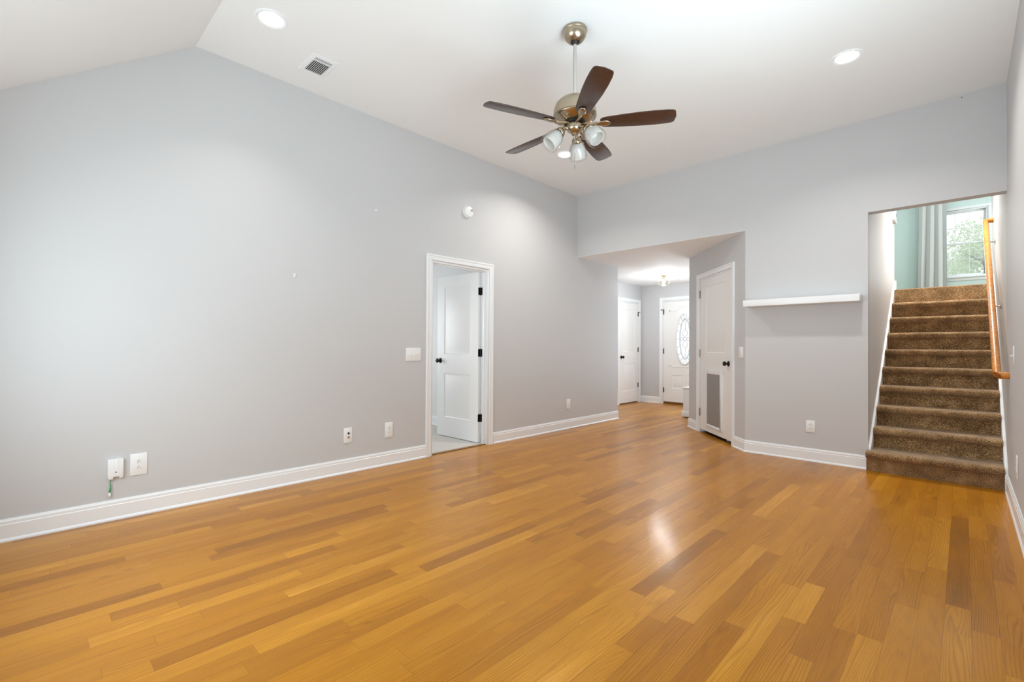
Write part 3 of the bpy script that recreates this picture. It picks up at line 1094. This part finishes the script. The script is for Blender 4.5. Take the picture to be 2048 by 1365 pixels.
# ------------------------------------------------------------------ curtain and rod upstairs
def curtain():
    x0, x1 = -0.75, -0.265
    z0, z1 = UP + 0.015, 4.42
    t = thing('curtain', 'light grey floor-length curtain hanging left of the upstairs window', 'curtain', ((x0 + x1) / 2, YW - 0.10, z0))
    n, mz = 120, 24
    vs_, fs_ = [], []
    w = x1 - x0
    for side in (0, 1):
        for j in range(mz + 1):
            v = j / mz
            spread = 1.0 + 0.13 * (1 - v) ** 1.5
            for i in range(n + 1):
                u = i / n
                ph = u * 2 * math.pi * 3.7
                amp = 0.040 * (0.75 + 0.25 * math.sin(3 * u + 1)) * (1 - 0.25 * v)
                x = (u - 0.5) * w * spread - (spread - 1) * w * 0.35 + 0.012 * math.sin(2 * ph + 0.4)
                y = amp * math.sin(ph + 0.5 * math.sin(v * 2.0 + u * 5)) + (0.0015 if side else 0)
                vs_.append((x, y, v * (z1 - z0)))
    k = n + 1
    o = (mz + 1) * k
    for j in range(mz):
        for i in range(n):
            fs_.append((j * k + i, j * k + i + 1, (j + 1) * k + i + 1, (j + 1) * k + i))
            fs_.append((o + j * k + i, o + (j + 1) * k + i, o + (j + 1) * k + i + 1, o + j * k + i + 1))
    MB().add(vs_, fs_).build('drape', M['curtain'], t, smooth=80)
    t2 = thing('curtain_rod', 'slim metal curtain rod above the upstairs window', 'curtain rod', (-0.02, YW - 0.10, 4.44))
    MB().tube([(-0.85, 0, 0), (0.95, 0, 0)], 0.011, 12).build('rod', M['nickel'], t2)
    for x in (-0.80, 0.90):
        b = MB()
        b.tube([(x, 0, 0), (x, 0.099, 0)], 0.006, 8)
        b.lathe([(0.022, 0.093), (0.022, 0.099)], 16, Matrix.Translation((x, 0, 0)) @ Matrix.Rotation(R_(-90), 4, 'X'))
        b.build('bracket', M['nickel'], t2)


curtain()


# ------------------------------------------------------------------ handrail
def handrail():
    x = XR - 0.068
    bot = Vector((x, 5.30, 0.935))
    top = Vector((x, 7.93, 2.665))
    t = thing('handrail', 'golden oak handrail fixed to the right wall of the stairs', 'handrail', (XR, 5.30, 0.9))
    o = Vector((XR, 5.30, 0.9))
    sec = []
    # mopstick section: round with a flattened underside
    for k in range(24):
        a = 2 * math.pi * k / 24
        px, pz = 0.026 * math.cos(a), 0.029 * math.sin(a)
        sec.append((px, max(pz, -0.024)))
    dirn = (top - bot).normalized()
    up = Vector((0, -dirn.z, dirn.y))

    def sweep(path_dirs):
        vs_, fs_ = [], []
        for p, ax, az in path_dirs:
            vs_ += [p + ax * s[0] + az * s[1] - o for s in sec]
        n = len(sec)
        m_ = len(path_dirs)
        for i in range(m_ - 1):
            for k in range(n):
                fs_.append((i * n + k, i * n + (k + 1) % n, (i + 1) * n + (k + 1) % n, (i + 1) * n + k))
        fs_.append(tuple(range(n))[::-1])
        fs_.append(tuple((m_ - 1) * n + k for k in range(n)))
        return MB().add(vs_, fs_)
    X = Vector((1, 0, 0))
    # the mitred ends turn back to the wall
    mitre_b = (X - dirn * 1.0)
    mitre_t = (X + dirn * 1.0)
    wall_b = bot + X * 0.067
    wall_t = top + X * 0.067
    sweep([(bot, mitre_b, up), (top, mitre_t, up)]).build('rail', M['oak'], t, smooth=50)
    # return pieces: mitred at the rail, square at the wall
    sweep([(bot, -dirn + X, up), (wall_b, -dirn, up)]).build('wall_return', M['oak'], t, smooth=50)
    sweep([(top, dirn + X, up), (wall_t, dirn, up)]).build('wall_return', M['oak'], t, smooth=50)
    for f in (0.385, 0.85):
        p = bot + (top - bot) * f - o
        b = MB()
        q = p - up * 0.027
        b.tube([q, q + Vector((0.004, 0, -0.018)), q + Vector((0.022, 0, -0.032)), q + Vector((0.050, 0, -0.036)), q + Vector((0.064, 0, -0.036))], [0.008, 0.006, 0.006, 0.006, 0.007], 10)
        b.lathe([(0.030, 0.0), (0.030, 0.003), (0.022, 0.007), (0.0, 0.009)], 20, Matrix.Translation((-0.0005, q.y, q.z - 0.036)) @ Matrix.Rotation(R_(-90), 4, 'Y'))
        b.box(q.x - 0.008, q.x + 0.008, q.y - 0.03, q.y + 0.03, q.z - 0.004, q.z + 0.001)
        b.build('bracket', M['chrome'], t)


handrail()

# ------------------------------------------------------------------ mantel shelf
ms = thing('mantel_shelf', 'white floating mantel shelf on the back wall left of the stairs', 'shelf', (-1.195, YB, 1.582))
MB().box(-0.505, 0.505, -0.205, -0.0005, 0.0, 0.066).build('shelf_board', M['trim'], ms, bevel=0.002)


# ------------------------------------------------------------------ wall plates
def plate(w, h, t=0.007):
    return MB().box(-w / 2, w / 2, -t, -0.0003, -h / 2, h / 2)


def receptacle_face(mb_face, mb_slot, z, y=-0.007):
    pts = arc(0, 0, 0.0172, 48, 132, 10) + arc(0, 0, 0.0172, 228, 312, 10)
    mb_face.prism(pts, y - 0.0025, y + 0.002, lambda p, q, s: (p, s, q + z))
    for x, hh in ((-0.0064, 0.0085), (0.0064, 0.0068)):
        mb_slot.box(x - 0.0012, x + 0.0012, y - 0.0030, y - 0.0020, z + 0.004 - hh / 2, z + 0.004 + hh / 2)
    mb_slot.lathe([(0.0026, 0), (0.0026, 0.0008)], 12, Matrix.Translation((0, y - 0.0022, z - 0.0075)) @ Matrix.Rotation(R_(90), 4, 'X'))


def outlet(label, loc, rz, w=0.075, h=0.120, flip=False, group='electrical outlets'):
    t = thing('wall_outlet', label, 'outlet', loc, rz)
    plate(w, h).build('cover_plate', M['plastic'], t, bevel=0.003)
    for z in (0.0195, -0.0195):
        f, s = MB(), MB()
        receptacle_face(f, s, 0.0)
        if flip:
            for q in (f, s):
                q.v = [(x, y, -zz) for x, y, zz in q.v]
        for q in (f, s):
            q.v = [(x, y, zz + z) for x, y, zz in q.v]
        fo_ = f.build('receptacle', M['plastic'], t)
        s.build('slots', M['dark'], fo_)
    MB().lathe([(0.0032, 0.0), (0.0032, 0.0010), (0.0, 0.0016)], 12, Matrix.Translation((0, -0.0068, 0)) @ Matrix.Rotation(R_(90), 4, 'X')).build('screw', M['plastic'], t)
    return t


def switch_plate(label, loc, rz, gangs=1, kind='toggle', group=None, h=0.125, w=None):
    t = thing('light_switch', label, 'light switch', loc, rz)
    w = w or (0.075 + 0.046 * (gangs - 1) + (0.018 if gangs > 1 else 0))
    plate(w, h).build('cover_plate', M['plastic'], t, bevel=0.003)
    for g in range(gangs):
        x = (g - (gangs - 1) / 2) * 0.046
        if kind == 'toggle':
            s = MB()
            s.box(x - 0.0055, x + 0.0055, -0.0085, -0.006, -0.012, 0.012)
            sgn = -1 if g != 2 else 1
            s.prism([(-0.006, 0.005), (-0.022, sgn * 0.004 + 0.0045), (-0.022, sgn * 0.004 - 0.0045), (-0.006, -0.005)], x - 0.0045, x + 0.0045, lambda p, q, u: (u, p, q + sgn * 0.003))
            s.build('toggle', M['plastic'], t, bevel=0.0008)
            for z in (0.030, -0.030):
                MB().lathe([(0.003, 0.0), (0.003, 0.001), (0.0, 0.0014)], 10, Matrix.Translation((x, -0.0068, z)) @ Matrix.Rotation(R_(90), 4, 'X')).build('screw', M['plastic'], t)
        else:
            s = MB()
            s.prism([(-0.006, 0.033), (-0.0085, 0.033), (-0.0105, 0.0), (-0.0095, -0.033), (-0.006, -0.033)], x - 0.0165, x + 0.0165, lambda p, q, u: (u, p, q))
            s.build('rocker', M['plastic'], t, bevel=0.001)
    return t


outlet('wide white duplex outlet beside the small white junction box on the left wall', (XL, 0.557, 0.341), LEFT, 0.092, 0.145, flip=True)
outlet('white duplex outlet just left of the open bedroom door', (XL, 2.4685, 0.335), LEFT, 0.086, 0.142, flip=True)
outlet('white duplex outlet under the mantel shelf', (-1.1185, YB, 0.352), BACK, 0.080, 0.120, flip=True)
outlet('white outlet low on the right wall near the stairs', (XR, 4.56, 0.36), RIGHT, 0.090, 0.150, flip=True)
switch_plate('white three-gang toggle switch plate beside the open bedroom door', (XL, 2.7455, 1.063), LEFT, 3, 'toggle', w=0.180, h=0.132)
switch_plate('white rocker switch on the diagonal wall right of the pet flap door', on_diag(1.537, 1.092), DIAG, 1, 'rocker', h=0.125, w=0.090)
switch_plate('white toggle switch on the right wall below the handrail', (XR, 4.80, 1.10), RIGHT, 1, 'toggle', h=0.125)

t = thing('cable_plate', 'white cable plate with two dark jacks on the left wall', 'wall plate', (XL, 2.05, 0.337), LEFT)
plate(0.080, 0.135).build('cover_plate', M['plastic'], t, bevel=0.003)
for z in (0.019, -0.017):
    j = MB().lathe([(0.0095, 0.0), (0.0095, 0.002), (0.0068, 0.002), (0.0068, 0.008), (0.0045, 0.008), (0.0045, 0.003)], 16, Matrix.Translation((0.004, -0.0068, z)) @ Matrix.Rotation(R_(90), 4, 'X'), caps=True)
    j.build('jack', M['dark'] if z > 0 else M['chrome'], t)
t = thing('blank_plate', 'plain white wall plate on the left wall between bedroom door and foyer', 'wall plate', (XL, 5.3315, 0.345), LEFT)
plate(0.085, 0.135).build('cover_plate', M['plastic'], t, bevel=0.004)

# little junction box with a loose green cable end
t = thing('junction_box', 'small white ribbed junction box low on the left wall', 'junction box', (XL, 0.4355, 0.335), LEFT)
m = MB()
m.prism([(-0.040, 0.062), (0.040, 0.062), (0.040, -0.050), (0.036, -0.062), (0.018, -0.062), (0.018, -0.052), (-0.012, -0.052), (-0.012, -0.066), (-0.034, -0.066), (-0.034, -0.058), (-0.040, -0.056)],
        -0.024, -0.0005, lambda p, q, s: (p, s, q))
m.build('housing', M['plastic'], t, bevel=0.0015)
r = MB()
for x in (-0.012, 0.012, 0.018):
    r.box(x - 0.0012, x + 0.0012, -0.0255, -0.0238, -0.048, 0.060)
r.build('rib', M['plastic'], t)
MB().lathe([(0.0038, 0.0), (0.0038, 0.0015)], 12, Matrix.Translation((0.0015, -0.0238, -0.022)) @ Matrix.Rotation(R_(90), 4, 'X')).build('screw_hole', M['dark'], t)
c = MB().tube([(-0.024, -0.012, -0.060), (-0.026, -0.012, -0.085), (-0.024, -0.013, -0.115), (-0.026, -0.014, -0.135), (-0.028, -0.014, -0.150)], [0.0022, 0.0022, 0.0030, 0.0048, 0.0052], 10)
co = c.build('cable', M['green'], t)
co['label'] = 'loose green cable end'
MB().box(-0.0355, -0.0225, -0.019, -0.009, -0.176, -0.151).build('cable_connector', M['plastic'], co, bevel=0.001)

# smoke alarm
t = thing('smoke_alarm', 'round white smoke alarm high on the left wall above the bedroom door', 'smoke alarm', (XL, 3.455, 2.652), LEFT)
X90 = Matrix.Rotation(R_(90), 4, 'X')
MB().lathe([(0.068, 0.0005), (0.068, 0.010), (0.064, 0.013)], 40, X90).build('base_plate', M['plastic'], t)
MB().lathe([(0.060, 0.012), (0.062, 0.016), (0.061, 0.030), (0.055, 0.038), (0.030, 0.042), (0.0, 0.042)], 40, X90).build('cover', M['plastic'], t)
g = MB()
for k in range(5):
    g.box(0.012 + 0.0065 * k, 0.015 + 0.0065 * k, -0.0432, -0.0412, 0.004, 0.028)
g.build('sounder_slots', M['flap'], t)
MB().lathe([(0.011, 0.0405), (0.011, 0.0435), (0.0, 0.0445)], 20, Matrix.Translation((0, 0, -0.018)) @ X90).build('test_button', M['plastic'], t)

# leftovers of picture hanging
t = thing('wall_hook', 'tiny white hook high on the left wall left of the smoke alarm', 'hook', (XL, 2.318, 2.432), LEFT)
m = MB()
m.prism([(-0.006, 0.010), (0.006, 0.010), (0.008, -0.004), (0.0, -0.018), (-0.008, -0.004)], -0.003, -0.0005, lambda p, q, s: (p, s, q))
m.tube([(0, -0.003, -0.006), (0, -0.014, -0.008), (0, -0.017, 0.004)], 0.0025, 8)
m.build('hook_body', M['plastic'], t)
t = thing('cable_clip', 'tiny white clip alone in the middle of the left wall', 'clip', (XL, 1.571, 1.728), LEFT)
m = MB().box(-0.008, 0.008, -0.009, -0.0005, -0.015, 0.015)
m.build('clip_body', M['plastic'], t, bevel=0.002)
MB().lathe([(0.003, 0), (0.003, 0.001)], 10, Matrix.Translation((0, -0.0088, 0.002)) @ X90).build('screw', M['lead'], t)
o = MB().lathe([(0.004, 0.0003), (0.004, 0.002), (0.0, 0.003)], 10, Matrix.Translation((-0.008, YB, 3.287)) @ X90).build('nail', M['dark'])
tag(o, 'dark nail head at the top right of the back wall', 'nail')

# switch on the stair wall at the landing
t = thing('thermostat', 'small white control box at the end of the stair wall upstairs', 'thermostat', (XS, 7.73, 2.84), LEFT)
MB().prism([(-0.055, 0.09), (0.055, 0.09), (0.055, -0.09), (-0.02, -0.075), (-0.055, -0.055)], -0.030, -0.0005, lambda p, q, s: (p, s, q)).build('housing', M['plastic'], t, bevel=0.004)
MB().box(-0.03, 0.03, -0.0315, -0.0295, -0.01, 0.03).build('display', M['lead'], t)

# ------------------------------------------------------------------ ceiling registers
def register(name, label, loc, rz, lx, ly, split=True):
    t = thing(name, label, 'air vent', loc, rz)
    b = 0.034
    rings = [(0.0, -0.0005), (0.0, -0.002), (0.006, -0.005), (b - 0.002, -0.009), (b, -0.008), (b, -0.001)]
    vs_ = []
    for d, zz in rings:
        vs_ += [(-lx / 2 + d, -ly / 2 + d, zz), (lx / 2 - d, -ly / 2 + d, zz), (lx / 2 - d, ly / 2 - d, zz), (-lx / 2 + d, ly / 2 - d, zz)]
    fr = MB().add(vs_, [(i * 4 + k, i * 4 + (k + 1) % 4, i * 4 + 4 + (k + 1) % 4, i * 4 + 4 + k) for i in range(len(rings) - 1) for k in range(4)])
    xs_ = lx / 2 - b - 0.046
    if split:
        fr.box(xs_ - 0.004, xs_ + 0.004, -ly / 2 + b, ly / 2 - b, -0.007, -0.0015)
    fr.build('frame', M['trim'], t, smooth=15)
    MB().box(-lx / 2 + b - 0.004, lx / 2 - b + 0.004, -ly / 2 + b - 0.004, ly / 2 - b + 0.004, -0.0012, -0.0004).build('duct_opening', M['dark'], t)
    n = 10
    x1 = xs_ - 0.004 if split else lx / 2 - b
    for k in range(n):
        y = -ly / 2 + b + (ly - 2 * b) * (k + 0.5) / n
        MB().prism([(y - 0.0032, -0.0080), (y + 0.0012, -0.0072), (y + 0.0012, -0.0064), (y - 0.0032, -0.0072)], -lx / 2 + b, x1, lambda p, q, s: (s, p, q)).build('louver', M['trim'], t)
    if split:
        for k in range(3):
            x = xs_ + 0.004 + 0.042 * (k + 0.5) / 3
            MB().box(x - 0.002, x + 0.002, -ly / 2 + b, ly / 2 - b, -0.0065, -0.003).build('louver', M['trim'], t)
    return t


register('air_register', 'white ceiling air vent with dark louvers near the near left corner', (-3.60, 1.578, ZE), 0, 0.285, 0.200)
register('air_register', 'small white air vent in the foyer ceiling behind the globe light', (-3.72, 8.58, ZC), 0, 0.30, 0.16, split=False)


# ------------------------------------------------------------------ recessed lights
def recessed(label, x, y, power=15, z=ZE, spread=140):
    t = thing('recessed_light', label, 'recessed light', (x, y, z), 0, 'recessed ceiling lights')
    MB().lathe([(0.098, -0.0005), (0.098, -0.004), (0.092, -0.008), (0.080, -0.006), (0.074, -0.003)], 48, caps=False).build('trim_ring', M['trim'], t)
    MB().lathe([(0.0, -0.0035), (0.050, -0.0035), (0.076, -0.003)], 48, caps=False).build('lens', M['downlight'], t)
    l = bpy.data.lights.new('downlight', 'AREA')
    l.shape = 'DISK'
    l.size = 0.14
    l.energy = power
    l.color = (1.0, 0.95, 0.89)
    l.spread = R_(spread)
    o = bpy.data.objects.new('downlight', l)
    COL.objects.link(o)
    o.parent = t
    o.location = (0, 0, -0.012)


recessed('round lit ceiling light near the air vent', -3.313, 1.134, 3.5, ZE, 100)
recessed('round lit ceiling light on the right side of the ceiling', -0.624, 4.239)
recessed('round lit ceiling light seen behind the fan lights', -3.235, 4.223)
recessed('added round lit ceiling light high above the stairs', -0.20, 7.30, 33, 4.31, 85)  # unseen lamp added to brighten the stair treads


# ------------------------------------------------------------------ foyer globe light
def foyer_light():
    x, y = -3.845, 7.90
    t = thing('ceiling_light', 'small glass globe light with brass canopy on the foyer ceiling', 'ceiling light', (x, y, ZC))
    MB().lathe([(0.0, -0.0005), (0.060, -0.0005), (0.062, -0.010), (0.060, -0.026), (0.0, -0.026)], 36, caps=False).build('canopy', M['nickel'], t)
    MB().lathe([(0.026, -0.026), (0.026, -0.060), (0.030, -0.064), (0.030, -0.072), (0.0, -0.072)], 24, caps=False).build('socket', M['nickel'], t)
    pr = [(0.030, -0.070)] + [(0.118 * math.sin(R_(a)), -0.130 - 0.062 * -math.cos(R_(a)) * -1 if False else -0.132 + 0.064 * math.cos(R_(a))) for a in range(18, 181, 9)]
    MB().lathe(pr, 40, caps=False).build('globe', M['amber_glass'], t, smooth=80)
    MB().lathe([(0.013, -0.070), (0.014, -0.086), (0.028, -0.112), (0.031, -0.130), (0.024, -0.150), (0.0, -0.160)], 24, caps=False).build('bulb', M['bulb'], t, smooth=80)
    l = bpy.data.lights.new('globe_lamp', 'POINT')
    l.energy = 30
    l.color = (0.92, 0.97, 1.0)
    l.shadow_soft_size = 0.04
    o = bpy.data.objects.new('globe_lamp', l)
    COL.objects.link(o)
    o.parent = t
    o.location = (0, 0, -0.205)


foyer_light()


# ------------------------------------------------------------------ ceiling fan
def fan():
    cx, cy = -1.911, 2.602
    t = thing('ceiling_fan', 'five-blade ceiling fan with three glass lights on a long downrod', 'ceiling fan', (cx, cy, ZE))
    z = lambda v: v - ZE
    MB().lathe([(0.0, -0.0005), (0.078, -0.0005), (0.083, -0.010), (0.083, -0.020), (0.080, -0.024), (0.079, -0.034), (0.068, -0.062), (0.050, -0.082), (0.032, -0.090), (0.030, -0.088)], 48, caps=False).build('canopy', M['nickel'], t)
    MB().ball((0, 0, -0.080), 0.029).build('hanger_ball', M['black'], t)
    MB().tube([(0, 0, -0.085), (0, 0, z(2.845))], 0.0125, 20).build('downrod', M['chrome'], t)
    MB().lathe([(0.0125, z(2.862)), (0.030, z(2.860)), (0.034, z(2.846)), (0.062, z(2.838)), (0.100, z(2.824)), (0.130, z(2.796)), (0.143, z(2.760)), (0.146, z(2.724)), (0.146, z(2.716)),
                (0.142, z(2.714)), (0.142, z(2.710)), (0.145, z(2.708)), (0.140, z(2.700)), (0.112, z(2.684)), (0.078, z(2.675)), (0.0, z(2.675))], 56, caps=False).build('motor_housing', M['nickel'], t)
    MB().lathe([(0.070, z(2.676)), (0.072, z(2.664)), (0.0, z(2.664))], 40, caps=False).build('flywheel', M['black'], t)
    MB().lathe([(0.052, z(2.666)), (0.056, z(2.660)), (0.056, z(2.630)), (0.052, z(2.618)), (0.036, z(2.604)), (0.022, z(2.596)), (0.020, z(2.588)), (0.0, z(2.584))], 40, caps=False).build('switch_housing', M['nickel'], t)
    zb = 2.660
    for k in range(5):
        az = R_(-111.6 + 72 * k)
        Rz = Matrix.Rotation(az, 4, 'Z')
        pitch = Matrix.Translation((0, 0, z(zb))) @ Matrix.Rotation(R_(-12), 4, 'X')
        # paddle outline: narrow rounded root, full belly, squared tip with soft corners
        half = [(0.170, 0.030), (0.185, 0.043), (0.205, 0.049), (0.30, 0.058), (0.42, 0.066), (0.52, 0.068), (0.60, 0.065), (0.635, 0.060), (0.648, 0.053), (0.653, 0.042)]
        out = half + [(0.660, 0.0)] + [(a, -b) for a, b in half[::-1]]
        b = MB().prism(out, -0.003, 0.003, lambda p, q, s: (p, q, s))
        b.v = [tuple(Rz @ pitch @ Vector(p)) for p in b.v]
        bo = b.build('blade', M['walnut'], t, bevel=0.001)
        # iron: stem from the flywheel, then a teardrop cup under the blade root
        ir = MB()
        ir.tube([(0.058, 0, z(2.668)), (0.090, 0, z(2.655)), (0.120, 0, z(2.650)), (0.150, 0, z(2.652))], [0.010, 0.009, 0.011, 0.014], 12)
        vs_ = MB()
        vs_.ball((0, 0, 0), 1.0, n=22)
        for p in vs_.v:
            u = p[0]
            wdt = 0.026 * (1 + 0.25 * u)
            q = Vector((0.188 + 0.052 * u, wdt * p[1], -0.009 + 0.010 * p[2]))
            ir.v.append(tuple(pitch @ q))
        base = len(ir.v) - len(vs_.v)
        ir.f += [tuple(i + base for i in f) for f in vs_.f]
        ir.v = [tuple(Rz @ Vector(p)) for p in ir.v]
        ir.build('blade_iron', M['nickel'], bo, smooth=60)
    # three lamps
    Rv, Dv = Vector((0.722, 0.692, 0)), Vector((-0.692, 0.722, 0))
    for ph in (75, -45, 195):
        dr = (Rv * math.cos(R_(ph)) + Dv * math.sin(R_(ph))).normalized()
        tilt = 42
        ax = (dr * math.sin(R_(tilt)) + Vector((0, 0, -math.cos(R_(tilt))))).normalized()
        p0 = dr * 0.045 + Vector((0, 0, z(2.628)))
        p1 = dr * 0.080 + Vector((0, 0, z(2.622)))
        p2 = p1 + ax * 0.030
        arm = MB().tube([p0, (p0 + p1) / 2 + Vector((0, 0, 0.006)), p1, p2], [0.012, 0.011, 0.012, 0.014], 14)
        Mx = Matrix.Translation(p2) @ ax.to_track_quat('Z', 'Y').to_matrix().to_4x4() @ Matrix.Scale(1.08, 4)
        arm.lathe([(0.0, -0.012), (0.022, -0.012), (0.030, 0.000), (0.033, 0.014), (0.030, 0.018), (0.0, 0.018)], 28, Mx, caps=False)
        ao = arm.build('lamp_arm', M['nickel'], t, smooth=50)
        sh = MB().lathe([(0.028, 0.012), (0.040, 0.024), (0.050, 0.046), (0.057, 0.076), (0.059, 0.106), (0.057, 0.130)], 44, Mx, caps=False)
        sh.build('glass_shade', M['glass'], ao, smooth=60)
        fz_ = MB().lathe([(0.026, 0.020), (0.036, 0.030), (0.044, 0.050), (0.049, 0.078), (0.050, 0.100), (0.046, 0.118), (0.044, 0.118), (0.048, 0.100), (0.047, 0.078), (0.042, 0.051), (0.034, 0.032), (0.026, 0.022)], 44, Mx, caps=False)
        fz_.build('frosted_liner', M['frosted'], ao, smooth=60)
        MB().lathe([(0.012, 0.018), (0.013, 0.034), (0.022, 0.056), (0.024, 0.070), (0.018, 0.086), (0.0, 0.094)], 24, Mx, caps=False).build('lamp_bulb', M['frosted'], ao, smooth=80)
    # pull chain
    ch = MB()
    ch.tube([(0.004, -0.004, z(2.586)), (0.004, -0.004, z(2.400))], 0.0018, 6)
    co_ = ch.build('pull_chain', M['chrome'], t)
    MB().lathe([(0.0, z(2.402)), (0.005, z(2.400)), (0.0058, z(2.385)), (0.0052, z(2.360)), (0.0, z(2.358))], 16, Matrix.Translation((0.004, -0.004, 0)), caps=False).build('chain_fob', M['chrome'], co_)


fan()

# ------------------------------------------------------------------ white cabinet in the foyer
t = thing('foyer_cabinet', 'low white cabinet in the foyer beside the diagonal wall', 'cabinet', (-2.75, 7.75, 0))
MB().box(-0.585, 0.60, -0.20, 0.25, 0.02, 0.47).build('cabinet_body', M['trim'], t, bevel=0.003)
MB().box(-0.605, 0.62, -0.215, 0.265, 0.47, 0.492).build('cabinet_top', M['trim'], t, bevel=0.003)
MB().box(-0.605, 0.61, -0.212, 0.255, 0.012, 0.10).build('plinth', M['trim'], t, bevel=0.003)
MB().box(-0.57, 0.59, -0.19, 0.24, 0.0, 0.012).build('foot_rail', M['dark'], t)


# ------------------------------------------------------------------ outdoors beyond the upstairs window
m = MB().box(-30, 30, 16, 80, -0.35, -0.25)
struct(m.build('ground', M['ground']), 'pale lawn outside the upstairs window', 'ground')


def tree(x, y, h, r, label, seed):
    rng = random.Random(seed)
    t = thing('tree', label, 'tree', (x, y, -0.25), 0, 'trees outside the upstairs window')
    tr = MB()
    tr.tube([(0, 0, 0), (0.05, 0, h * 0.3), (0.0, 0.05, h * 0.6), (0.02, 0, h * 0.85)], [0.16, 0.13, 0.09, 0.04], 10)
    for k in range(7):
        a = rng.uniform(0, 6.28)
        z0 = h * rng.uniform(0.35, 0.7)
        tr.tube([(0, 0, z0), (math.cos(a) * r * 0.35, math.sin(a) * r * 0.35, z0 + h * 0.1), (math.cos(a) * r * 0.7, math.sin(a) * r * 0.7, z0 + h * 0.14)], [0.06, 0.04, 0.015], 6)
    tr.build('trunk', M['bark'], t)
    lf = MB()
    blobs = [(rng.uniform(-0.6, 0.6) * r, rng.uniform(-0.6, 0.6) * r, h * rng.uniform(0.45, 0.88), r * rng.uniform(0.3, 0.5)) for _ in range(16)]
    for _ in range(9000):
        bx_, by_, bz_, br = rng.choice(blobs)
        dv = Vector((rng.gauss(0, 1), rng.gauss(0, 1), rng.gauss(0, 1))).normalized() * br * rng.uniform(0.6, 1.05)
        c = Vector((bx_, by_, bz_)) + dv
        a = Vector((rng.gauss(0, 1), rng.gauss(0, 1), rng.gauss(0, 1))).normalized()
        b = a.orthogonal().normalized()
        s = rng.uniform(0.04, 0.075)
        lf.add([c - a * s, c + b * s * 0.5, c + a * s, c - b * s * 0.5], [(0, 1, 2, 3)])
    lf.build('foliage', M['leaf'], t)


tree(-0.9, 28.0, 6.2, 1.6, 'pale green leafy tree seen at the left of the upstairs window', 3)
tree(0.8, 22.0, 6.0, 1.5, 'pale green leafy tree seen at the right of the upstairs window', 5)
